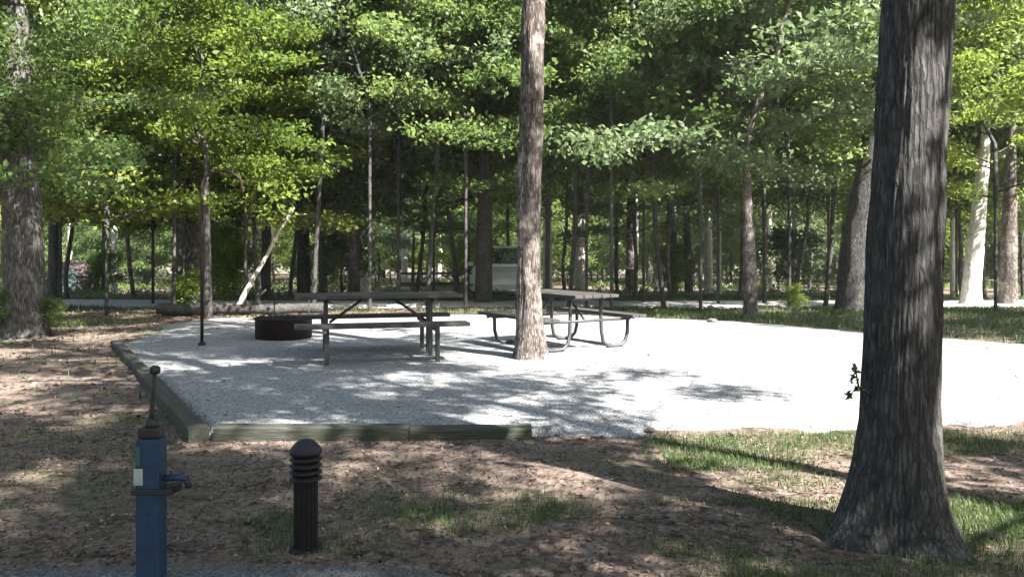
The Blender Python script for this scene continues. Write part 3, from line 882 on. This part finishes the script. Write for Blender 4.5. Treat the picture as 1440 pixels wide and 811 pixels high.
# ------------------------------------------------------------------ kerb timbers
def timber(a, b, wdt, h, label, z0=0.0):
    a = Vector((*a, z0)); b = Vector((*b, z0))
    L = (b - a).length
    root_m = MB()
    rg = random.Random(int(L * 100))
    nseg = 26
    bm = root_m.bm
    rings = []
    for i in range(nseg + 1):
        x = -L / 2 + L * i / nseg
        jz = 0.006 * nz(x, 1, 3, 2.0); jw = 0.006 * nz(x, 5, 1, 2.5)
        hw = wdt / 2 + jw; c = 0.012
        prof = [(-hw, -0.08), (-hw, h - c + jz), (-hw + c, h + jz), (hw - c, h + jz * .6), (hw, h - c + jz), (hw, -0.08)]
        rings.append([bm.verts.new((x, p[0], p[1])) for p in prof])
    for r0, r1 in zip(rings, rings[1:]):
        for k in range(6):
            bm.faces.new((r0[k], r0[(k + 1) % 6], r1[(k + 1) % 6], r1[k]))
    bm.faces.new(rings[0]); bm.faces.new(rings[-1])
    o = root_m.build('edging_timber', M['timber'])
    o.location = (a + b) / 2; d = b - a
    o.rotation_euler = (0, 0, math.atan2(d.y, d.x))
    return tag(o, label, 'timber', 'timbers edging the gravel')
timber((-2.13, 5.88), (-0.735, 5.88), .14, .085, 'weathered edging timber along the front of the gravel nearest the bollard light')
timber((-0.73, 5.88), (0.14, 5.9), .14, .075, 'weathered front edging timber whose end sinks under the gravel')
timber((-2.22, 5.80), (-3.85, 8.56), .14, .09, 'mossy edging timber running back from the front corner of the gravel')
timber((-3.87, 8.60), (-5.5, 11.35), .13, .09, 'darker edging timber at the back end of the angled gravel edge')

# ------------------------------------------------------------------ picnic tables
def frame_bar_table(rz, loc, label, wood='table_wood', s=1.0):
    t = thing('picnic_table', loc, label, 'picnic table', None, rz, s)
    L = 1.95
    m = MB()
    for k in range(5):
        m.box((0, -0.3 + k * .15, .735), (L, .138, .042), bevel=.006)
    m.build('tabletop', M[wood], t)
    for sy in (-1, 1):
        m = MB()
        for k in (-.5, .5):
            m.box((0, sy * .68 + k * .146, .435), (L, .135, .042), bevel=.006)
        m.build('bench', M[wood], t)
    for sx in (-.62, .62):
        for dy in (-.1, .1):
            MB().box((sx, dy, .353), (.05, .05, .706), bevel=.006).build('post', M['steel'], t)
        MB().box((sx - .028, 0, .385), (.04, 1.62, .05), bevel=.004).build('crossbar', M['steel'], t)
        MB().box((sx + .028, 0, .69), (.04, .68, .045), bevel=.004).build('top_support', M['steel'], t)
        for sy in (-1, 1):
            MB().box((sx, sy * .66, .2), (.05, .05, .4), bevel=.006).build('leg', M['steel'], t)
        MB().tube([(sx * .93, 0, .42), (sx * .25, 0, .71)], .017, 8).build('brace', M['steel'], t)
    return t
D1 = 9.9
frame_bar_table(R(14), (PX(532, D1), D1, 0.055), 'weathered plank picnic table on straight posts in the shade beside the fire ring')

def pipe_table(rz, loc, label, s=1.0):
    t = thing('picnic_table', loc, label, 'picnic table', None, rz, s)
    L = 1.72
    m = MB()
    for k in range(5):
        m.box((0, -0.3 + k * .15, .74), (L, .138, .042), bevel=.006)
    m.build('tabletop', M['table_wood'], t)
    for sy in (-1, 1):
        m = MB()
        for k in (-.5, .5):
            m.box((0, sy * .74 + k * .128, .445), (L, .12, .042), bevel=.006)
        m.build('bench', M['table_wood'], t)
    for sx in (-.6, .6):
        for sy in (-1, 1):
            pts = [(sx, sy * .86, .405), (sx, sy * .8, .42), (sx, sy * .74, .38), (sx, sy * .735, .2), (sx, sy * .7, .09), (sx, sy * .62, .028), (sx, sy * .5, .02), (sx, sy * .38, .03),
                   (sx, sy * .3, .1), (sx, sy * .27, .25), (sx, sy * .26, .5), (sx, sy * .26, .7)]
            MB().tube(pts, .026, 10).build('leg', M['pipe'], t)
        MB().tube([(sx, -.74, .395), (sx, .74, .395)], .02, 8).build('crossbar', M['pipe'], t)
        MB().tube([(sx, -.34, .7), (sx, .34, .7)], .02, 8).build('top_support', M['pipe'], t)
        MB().tube([(sx * .97, 0, .4), (sx * .3, 0, .7)], .016, 8).build('brace', M['pipe'], t)
    return t
D2 = 11.0
pipe_table(R(-58), (PX(788, D2), D2, 0.055), 'picnic table on bent steel pipe legs behind the brown trunk on the gravel', .94)
D3 = 25.5
frame_bar_table(R(8), (PX(613, D3), D3, gz(D3) + .0), 'small looking distant picnic table left of the van', s=1.12)

# ------------------------------------------------------------------ fire ring
DF = 11.95
fr = thing('fire_ring', (PX(399, DF), DF, 0.04), 'low rusty steel fire ring on the gravel behind the near picnic table', 'fire ring')
MB().lathe([(.40, 0), (.405, .29), (.425, .30), (.425, .312), (.385, .312), (.385, .05), (.38, .03), (.05, .035)], 48).build('ring', M['rust'], fr)
m = MB()
for k in range(9):
    a = -.32 + k * .08
    hw = math.sqrt(max(.01, .36 ** 2 - a * a))
    m.tube([(a, -hw, .33), (a, hw, .33)], .006, 6)
m.tube([(-.34, -.12, .33), (-.34, .12, .33)], .008, 6); m.tube([(.34, -.12, .33), (.34, .12, .33)], .008, 6)
m.build('grate', M['black_iron'], fr)
for sx in (-1, 1):
    MB().tube([(sx * .26, .42, 0), (sx * .26, .42, .56)], .011, 8).build('grate_post', M['black_iron'], fr)
rg = random.Random(4)
m = MB()
for k in range(6):
    a = rg.uniform(0, 6.28); r_ = .2
    m.tube([(math.cos(a) * r_, math.sin(a) * r_, .07 + .02 * k), (-math.cos(a + .5) * r_, -math.sin(a + .5) * r_, .1 + .02 * k)], [.035, .025], 8)
m.build('charred_wood', M['black_iron'], fr)

# ------------------------------------------------------------------ hooked pole
DP = 11.05
hp = thing('lantern_pole', (PX(284, DP), DP, 0.03), 'tall rusty lantern pole with a curved hook at the back of the gravel edge', 'lantern pole')
MB().tube([(0, 0, -.1), (0, 0, 2.16)], .021, 12).build('pole', M['rust_pole'], hp)
pts = [(0, 0, 2.12)]
for k in range(13):
    a = PI - k * PI * .92 / 12
    pts.append((.27 + .27 * math.cos(a), 0, 2.17 + .2 * math.sin(a)))
pts.append((.545, 0, 2.02)); 
MB().tube(pts, [.02] + [.018] * 13 + [.012], 10).build('hook', M['rust_pole'], hp)
MB().tube([(-.02, 0, .86), (.0, 0, .86), (.05, 0, .87), (.07, 0, .91)], .008, 8).build('side_hook', M['rust_pole'], hp)
MB().lathe([(.055, 0), (.05, .03), (.026, .045)], 20, (0, 0, .02)).build('collar', M['rust_pole'], hp)

# ------------------------------------------------------------------ blue water post
DB = 3.3
wp = thing('water_post', (PX(213, DB), DB, 0.0), 'blue painted water post with black pull rod at the bottom left', 'water post')
MB().box((0, 0, .255), (.094, .08, .67), bevel=.006).build('post', M['blue_paint'], wp)
MB().box((0, .004, .612), (.086, .072, .044), bevel=.01).build('cap', M['black_iron'], wp)
m = MB(); m.box((.02, 0, .382), (.16, .104, .024), bevel=.005); m.box((.1, -.0, .392), (.036, .03, .035), bevel=.004)
m.build('bracket', M['black_iron'], wp)
sp_ = MB().tube([(.055, -.01, .43), (.12, -.01, .432), (.15, -.01, .428)], [.014, .0135, .0135], 14).build('spout', M['blue_paint'], wp)
MB().tube([(.134, -.01, .428), (.152, -.01, .41), (.154, -.01, .392)], .013, 12).build('nozzle', M['black_iron'], sp_)
MB().box((-.034, -.0425, .442), (.036, .006, .066), bevel=.002).build('label_plate', M['label_plate'], wp)
MB().box((-.036, -.0425, .523), (.02, .006, .076), bevel=.002).build('teal_plate', M['teal_plate'], wp)
rod = MB().tube([(.002, 0, .62), (.002, 0, .7), (.008, 0, .78), (.014, 0, .87)], [.011, .009, .0085, .008], 12).build('pull_rod', M['black_iron'], wp)
MB().lathe([(.012, 0), (.021, .006), (.021, .028), (.012, .034)], 16, (.014, 0, .845)).build('knob', M['black_iron'], rod)
MB().lathe([(.022, 0), (.028, .008), (.026, .03), (.014, .042)], 18, (.002, 0, .628)).build('gland', M['black_iron'], rod)

# ------------------------------------------------------------------ bollard light
DL = 3.66
bl = thing('bollard_light', (PX(430, DL), DL, 0.0), 'short dark fluted bollard light with domed cap standing on the bare ground', 'bollard light')
m = MB(); n_ = 64; r0_ = .05
rings = []
for z in (0.012, .32):
    rings.append([m.bm.verts.new(((r0_ + .0035 * (1 if k % 4 in (0, 1) else -1)) * math.cos(2 * PI * k / n_), (r0_ + .0035 * (1 if k % 4 in (0, 1) else -1)) * math.sin(2 * PI * k / n_), z)) for k in range(n_)])
for k in range(n_):
    m.bm.faces.new((rings[0][k], rings[0][(k + 1) % n_], rings[1][(k + 1) % n_], rings[1][k]))
m.bm.faces.new(rings[0][::-1]); m.bm.faces.new(rings[1])
m.build('post', M['light_metal'], bl)
MB().lathe([(.075, -.02), (.075, .012), (.06, .02)], 32).build('base_plate', M['light_metal'], bl)
MB().lathe([(.042, .322), (.042, .432)], 32).build('lens', M['lens'], bl)
for k in range(4):
    z = .322 + k * .029
    MB().lathe([(.048, z + .012), (.07, z), (.073, z + .004), (.05, z + .02)], 40).build('louvre', M['light_metal'], bl)
pr = [(.071, .436), (.0715, .452), (.062, .466), (.05, .48), (.036, .492), (.02, .499), (.006, .501)]
MB().lathe(pr, 40).build('cap', M['light_cap'], bl)

# ------------------------------------------------------------------ fallen log, leaning dead branch
DG = 17.6
def crooked(p0, p1, r0, r1, n, seed, amp):
    rg = random.Random(seed); P_ = []; RR = []
    a = Vector(p0); b = Vector(p1)
    for i in range(n + 1):
        u = i / n
        P_.append(a.lerp(b, u) + Vector((0, rg.uniform(-amp, amp), rg.uniform(-amp, amp) * .6)))
        RR.append(r0 + (r1 - r0) * u + rg.uniform(-.1, .1) * r0)
    return P_, RR
lg = thing('fallen_log', (PX(330, DG), DG, gz(DG)), 'grey fallen log lying on the ground behind the fire ring', 'log')
P_, RR = crooked((-1.6, -.1, .12), (1.9, .25, .12), .13, .1, 14, 2, .03)
MB().tube(P_, RR, 16).build('log_body', M['bark_dark'], lg)
for (q, e, r_) in (((.4, 0, .28), (.7, -.1, .55), .03), ((-.7, 0, .28), (-1.0, .1, .48), .035)):
    MB().tube([q, e], [r_, r_ * .6], 8).build('branch_stub', M['bark_grey'], lg)
DD = 18.6
db = thing('dead_branch', (PX(329, DD), DD, gz(DD)), 'pale bare dead branch leaning against the slender dark trunk', 'dead branch')
P_, RR = crooked((0, 0, -.02), (1.22, .5, 2.42), .06, .035, 9, 5, .03)
MB().tube(P_, RR, 10).build('stem', M['deadwood'], db)
MB().tube([P_[6], P_[6] + Vector((-.05, 0, .35)), P_[6] + Vector((-.25, .1, .6))], [.025, .018, .008], 7).build('twig', M['deadwood'], db)
MB().tube([P_[8], P_[8] + Vector((.2, 0, .1)), P_[8] + Vector((.42, .1, .12))], [.022, .014, .006], 7).build('twig', M['deadwood'], db)

# board on a trunk beyond the road
d = base_d(411)
bd = MB().box((0, 0, 0), (1.0, .03, .13), bevel=.008).build('board', M['board'])
bd.location = (PX(885, d), d - .235, CH - (376 - HY) / F * d)
tag(bd, 'short pale board nailed across the brown trunk beyond the road', 'board')

# ------------------------------------------------------------------ parked van
DV = 30.0
van = thing('parked_van', (PX(710, DV), DV, gz(DV) + 0.0), 'pale blue grey van parked facing the camera between two trunks', 'van', None, R(-7))
bm = bmesh.new()
# body sections along y: (y, half width, z bottom, z top)
W_ = .96
def loft(secs, name, mat, parent):
    bm = bmesh.new(); rings = []
    for y, pts in secs:
        rings.append([bm.verts.new((x, y, z)) for x, z in pts])
    n = len(rings[0])
    for r0, r1 in zip(rings, rings[1:]):
        for k in range(n):
            f = bm.faces.new((r0[k], r0[(k + 1) % n], r1[(k + 1) % n], r1[k])); f.smooth = True
    bm.faces.new(rings[0]); bm.faces.new(rings[-1])
    bmesh.ops.recalc_face_normals(bm, faces=bm.faces)
    me = bpy.data.meshes.new(name); bm.to_mesh(me); bm.free()
    return mesh_obj(name, me, mat, parent)
def sec(w, zb, zt, c=.1):
    return [(-w + .06, zb), (-w, zb + .12), (-w, zt - c), (-w + c * .8, zt), (w - c * .8, zt), (w, zt - c), (w, zb + .12), (w - .06, zb)]
body = loft([(-2.42, sec(.72, .32, .62)), (-2.36, sec(.86, .24, .78)), (-2.15, sec(.94, .22, .9)), (-1.45, sec(.96, .22, 1.06)), (-1.2, sec(.97, .22, 1.09)), (2.1, sec(.97, .24, 1.1)), (2.35, sec(.93, .3, 1.05)),
             (2.42, sec(.85, .4, .95))], 'body', M['van_paint'], van)
def sec2(w, wt, zb, zt): return [(-w, zb), (-wt, zt - .07), (-wt + .09, zt), (wt - .09, zt), (wt, zt - .07), (w, zb)]
cabin = loft([(-1.42, sec2(.90, .88, 1.02, 1.12)), (-.62, sec2(.90, .76, 1.05, 1.70)), (-.3, sec2(.90, .76, 1.05, 1.76)), (1.3, sec2(.90, .76, 1.05, 1.77)), (2.1, sec2(.89, .75, 1.05, 1.7)), (2.3, sec2(.88, .8, 1.0, 1.15))],
             'roof', M['van_paint'], van)
m = MB(); m.poly([(-.82, -1.36, 1.13), (.82, -1.36, 1.13), (.68, -.66, 1.665), (-.68, -.66, 1.665)])
ws = m.build('windscreen', M['van_glass'], van)
ws.location = (0, -.035, .035)
sm = ws.modifiers.new('t', 'SOLIDIFY'); sm.thickness = .01
for sx in (-1, 1):
    m = MB()
    m.poly([(sx * .905, -.95, 1.13), (sx * .905, .2, 1.13), (sx * .80, .2, 1.6), (sx * .80, -.5, 1.6)])
    m.poly([(sx * .905, .28, 1.13), (sx * .905, 1.2, 1.13), (sx * .80, 1.2, 1.6), (sx * .80, .28, 1.6)])
    o = m.build('side_window', M['van_glass'], van); o.location = (sx * .012, 0, 0)
    o.modifiers.new('t', 'SOLIDIFY').thickness = .008
    MB().box((sx * .68, -2.3, .68), (.34, .16, .15), Euler((0, 0, sx * .25)), bevel=.04).build('headlight', M['lamp_glass'], van)
    mi = MB().box((sx * 1.08, -1.12, 1.14), (.2, .1, .15), bevel=.04).build('mirror', M['van_paint'], van)
    MB().box((sx * 1.0, -1.1, 1.1), (.12, .04, .04)).build('mirror_arm', M['rubber'], mi)
    for y in (-1.5, 1.5):
        wh = bpy.data.objects.new('wheel', None); C.objects.link(wh); wh.parent = van; wh.location = (sx * .87, y, .33); wh.rotation_euler = (0, PI / 2, 0)
        MB().lathe([(.2, -.1), (.3, -.105), (.33, -.07), (.33, .07), (.3, .105), (.2, .1)], 32).build('tyre', M['rubber'], wh)
        MB().lathe([(.04, -.115), (.19, -.108), (.205, -.09), (.205, .09), (.19, .108), (.04, .115)], 20).build('rim', M['chrome'], wh)
MB().box((0, -2.43, .36), (1.66, .1, .2), bevel=.04).build('bumper', M['plate'], van)
m = MB()
for k in range(3): m.box((0, -2.415, .58 + k * .045), (.84, .03, .022), bevel=.005)
m.build('grille', M['chrome'], van)
MB().box((0, -2.49, .37), (.32, .012, .11), bevel=.003).build('number_plate', M['plate'], van)
for sx in (-1, 1):
    MB().tube([(sx * .3, -1.33, 1.175), (sx * .3 + .45, -1.2, 1.275)], .012, 6).build('wiper', M['rubber'], van)

# ------------------------------------------------------------------ tent and camping chair far left
DT = 31.0
tn = thing('tent', (PX(92, DT), DT + .6, gz(DT)), 'small faded reddish brown tent among the trees at far left', 'tent', None, R(20))
bm = bmesh.new()
q = [(-.85, -1.0, 0), (.85, -1.0, 0), (.85, 1.0, 0), (-.85, 1.0, 0)]
rid = [[bm.verts.new(p) for p in q]]
for s_, z in ((.97, .35), (.85, .75), (.6, 1.08), (.3, 1.25)):
    rid.append([bm.verts.new((p[0] * s_, p[1] * s_, z)) for p in q])
for a_, b_ in zip(rid, rid[1:]):
    for k in range(4): bm.faces.new((a_[k], a_[(k + 1) % 4], b_[(k + 1) % 4], b_[k]))
bm.faces.new(rid[-1])
bmesh.ops.bevel(bm, geom=[e for e in bm.edges], offset=.04, segments=2, affect='EDGES')
me = bpy.data.meshes.new('canopy'); bm.to_mesh(me); bm.free()
mesh_obj('tent_wall', me, M['tent'], tn)
MB().box((0, 0, .09), (1.84, 2.14, .18), bevel=.04).build('groundsheet', M['tent_floor'], tn)
m = MB(); m.poly([(-.4, -1.03, .2), (.4, -1.03, .2), (.27, -.9, .75), (0, -.72, 1.0), (-.27, -.9, .75)])
dr = m.build('door', M['tent_floor'], tn); dr.location = (0, -.03, 0); dr.modifiers.new('t', 'SOLIDIFY').thickness = .01
for sx in (-1, 1):
    MB().tube([(sx * .86, -1.01, .05), (sx * .8, -.93, .5), (sx * .55, -.66, 1.02), (0, 0, 1.32)], .012, 6).build('tent_pole', M['black_iron'], tn)

DC = 29.0
ch = thing('camping_chair', (PX(124, DC), DC, gz(DC)), 'black folding camping chair with tall back right of the tent', 'camping chair', None, R(-35))
MB().box((0, 0, .43), (.56, .5, .03), bevel=.012).build('seat', M['chair_cloth'], ch)
MB().box((0, .3, .76), (.56, .03, .68), Euler((-.22, 0, 0)), bevel=.012).build('backrest', M['chair_cloth'], ch)
for sx in (-1, 1):
    MB().box((sx * .33, -.02, .66), (.08, .5, .03), bevel=.01).build('armrest', M['chair_cloth'], ch)
    MB().tube([(sx * .3, -.25, 0), (sx * .33, .2, .44), (sx * .3, .38, 1.08)], .016, 8).build('back_post', M['black_iron'], ch)
    MB().tube([(sx * .3, .28, 0), (sx * .31, -.2, .42), (sx * .33, -.24, .66)], .016, 8).build('leg', M['black_iron'], ch)

# ------------------------------------------------------------------ shrubs close to things
def shrub(px, d, s, label, var=0, leaf='leaf_green', sz=None, rz=0):
    root = thing('shrub', (PX(px, d), d, gz(d) - .05), label, 'shrub')
    add_crown(root, Vector((0, 0, .03)), 'shrub', var, leaf, 'bark_grey', s, rz)
    return root
shrub(68, 12.7, .42, 'dark leafy sprout at the foot of the broad grey trunk', 0)
shrub(12, 12.6, .5, 'second leafy sprout left of the broad grey trunk foot', 1, rz=2)
shrub(262, 20.0, .6, 'low shrub at the foot of the vine covered trunk', 2, 'leaf_yellow', rz=1)
shrub(1120, 18.5, .42, 'small leafy weed clump right of the brown strip tree', 1, 'leaf_yellow', rz=1)
shrub(330, 23.5, 1.3, 'yellow green bush behind the leaning dead branch', 2, 'leaf_yellow', rz=3)

# ------------------------------------------------------------------ stones on the ground
rg = random.Random(21)
rock_me = []
for k in range(4):
    bm = bmesh.new(); bmesh.ops.create_icosphere(bm, subdivisions=3, radius=1)
    for v_ in bm.verts:
        v_.co *= 1 + .35 * noise.noise(v_.co * 1.3 + Vector((k * 5, 0, 0)))
        v_.co.z *= .55
    for f_ in bm.faces: f_.smooth = True
    me = bpy.data.meshes.new('stone'); bm.to_mesh(me); bm.free(); rock_me.append(me)
M['stone'] = plain('stone', (0.1, 0.085, 0.075), .9, 0, .3, 3)
for me in rock_me: me.materials.append(M['stone'])
for px, py, r_, lb in ((1002, 457, .09, 'brown stone lying at the back of the gravel left of the strip tree'), (914, 606, .035, 'small stone at the front edge of the gravel'),
                       (1396, 756, .04, 'stone beside the roots of the big foreground trunk'), (1030, 610, .03, 'little dark stone in the grass left of the big trunk')):
    d = base_d(py); o = mesh_obj('stone', rock_me[rg.randrange(4)]); o.location = (PX(px, d), d, gz(d) + r_ * .25 + (.05 if py < 500 else 0)); o.scale = (r_, r_, r_); o.rotation_euler = (0, 0, rg.uniform(0, 6))
    tag(o, lb, 'stone')

# ------------------------------------------------------------------ grass, leaf litter, loose gravel
def free_k(x, y): return not any((x - a) ** 2 + (y - b) ** 2 < r * r * .5 for a, b, r in KEEP)
def pad_in(x, y): return y > 5.6 and inside((x, y), PAD)
def scatter(n, x0, x1, y0, y1, rng, dens):
    P_ = []
    while len(P_) < n:
        x = rng.uniform(x0, x1); y = rng.uniform(y0, y1)
        if rng.random() < dens(x, y): P_.append((x, y))
    return P_
def blades(pts, rng, hmin, hmax, wd):
    pts = np.array([(x, y, ground_h(x, y)) for x, y in pts]); n = len(pts)
    a = rng.uniform(0, 2 * PI, n); h = rng.uniform(hmin, hmax, n); ln = rng.uniform(.2, .9, n) * h
    w2 = wd * rng.uniform(.6, 1.3, n)
    dx, dy = np.cos(a), np.sin(a)
    def P3(s, t, z): return np.stack([pts[:, 0] + dx * s - dy * t, pts[:, 1] + dy * s + dx * t, pts[:, 2] + z], 1)
    v = np.stack([P3(0, -w2, -.01), P3(0, w2, -.01), P3(ln * .4, w2 * .7, h * .65), P3(ln * .4, -w2 * .7, h * .65), P3(ln, w2 * .08, h), P3(ln, -w2 * .08, h)], 1).reshape(-1, 3)
    b = np.arange(n) * 6
    f = np.stack([np.stack([b, b + 1, b + 2, b + 3], 1), np.stack([b + 3, b + 2, b + 4, b + 5], 1)], 1).reshape(-1, 4)
    t = np.repeat(rng.random(n) * .6 + .2, 2)
    return v, f, t
rng = np.random.default_rng(8)
def gd(x, y):
    if pad_in(x, y): return 0
    if y < 3.5 and x < 0: return 0
    if x < -1.2 and y > 4.3: return .02
    k = nz(x, y, 2.0, .9) + .5 * nz(x, y, 5.0, 2.6)
    base = -.06 + .9 * k
    if y < 4.4: base += .6 * min(1, max(0, (x + .3) / 1.5)) + (.28 if x < -1 else 0)
    if 5.0 < y < 6.1 and x > 1: base += .42
    return max(0, base) ** 1.5
v, f, t = blades(scatter(60000, -4.2, 5.2, 3.1, 6.4, rng, gd), rng, .012, .05, .0019)
tag(mesh_obj('grass', np_mesh('grass', v, f, t), M['grass']), kind='stuff')
def gd2(x, y):
    if pad_in(x, y) or abs(y - road_c(x)) < 1.6: return 0
    k = nz(x, y, 8.0, .5) + .4 * nz(x, y, 5.0, 1.6)
    b_ = .05 + k
    if x < -1.5 and y < 15: return .03
    if x > 2 and y > 11: b_ += .7
    return max(0, b_)
v, f, t = blades(scatter(60000, -16, 17, 6.4, 28, rng, gd2), rng, .03, .11, .007)
tag(mesh_obj('rough_grass', np_mesh('rough_grass', v, f, t), M['grass']), kind='stuff')

def litter(n, x0, x1, y0, y1, size, name, dens, mat='litter'):
    p = scatter(n, x0, x1, y0, y1, rng, dens)
    zz = np.array([(pad_h(x, y) if pad_in(x, y) else ground_h(x, y)) + .008 for x, y in p])
    c = np.array([(x, y, z, .006) for (x, y), z in zip(p, zz)])
    v, f, t = leaves(c, rng, size, .4, 1, rng.random(len(c)), .6, .35)
    return tag(mesh_obj(name, np_mesh(name, v, f, t), M[mat]), kind='stuff')
litter(20000, -5, 5.5, 3.0, 7, .027, 'leaf_litter', lambda x, y: (0.012 if pad_in(x, y) else .25 + .75 * max(0, nz(x, y, 1, .8) + .4)))
litter(16000, -16, 16, 6.5, 30, .07, 'fallen_leaves', lambda x, y: (0.006 if pad_in(x, y) else (.04 if abs(y - road_c(x)) < 1.5 else .8)))
pts_ = scatter(2600, -38, 38, 25.5, 58, rng, lambda x, y: 0 if abs(y - road_c(x)) < 2.2 or not free_k(x, y) else max(0, .35 + nz(x, y, 3, .25)))
c = np.array([(x, y, gz(y) + .12, rng.uniform(.18, .42)) for x, y in pts_])
v, f, t = leaves(c, rng, .12, .55, 16, rng.random(len(c)), .6, 1.0)
tag(mesh_obj('undergrowth', np_mesh('undergrowth', v, f, t), M['leaf_green']), kind='stuff')
tw = Branches(); rg = random.Random(12)
for k in range(230):
    x = rg.uniform(-5, 5); y = rg.uniform(3.1, 12 if x < -2 else 6.2)
    if pad_in(x, y) and rg.random() < .8: continue
    z = (pad_h(x, y) if pad_in(x, y) else ground_h(x, y)) + .008
    a = rg.uniform(0, 6.28); L_ = rg.uniform(.04, .22)
    p0 = Vector((x, y, z)); p2 = p0 + Vector((math.cos(a), math.sin(a), .03)) * L_; p1 = p0.lerp(p2, .5) + Vector((rg.uniform(-.01, .01), rg.uniform(-.01, .01), .006))
    tw.tube([p0, p1, p2], rg.uniform(.0015, .004), .001, 4)
tag(mesh_obj('fallen_twigs', tw.mesh('fallen_twigs'), M['bark_grey']), kind='stuff')
# ------------------------------------------------------------------ thin misty air, added to lift the dark woods
hz = MB().box((0, 30, 14.5), (190, 190, 38)).build('haze_lift', None)
hm = bpy.data.materials.new('haze_lift'); hm.use_nodes = True
hn = hm.node_tree; hn.nodes.remove(hn.nodes['Principled BSDF'])
pv = hn.nodes.new('ShaderNodeVolumePrincipled')
pv.inputs['Color'].default_value = (.93, .97, .93, 1); pv.inputs['Density'].default_value = .0006; pv.inputs['Anisotropy'].default_value = .2
hn.links.new(pv.outputs[0], hn.nodes['Material Output'].inputs['Volume'])
hz.data.materials.append(hm)
tag(hz, kind='stuff')
print('done')
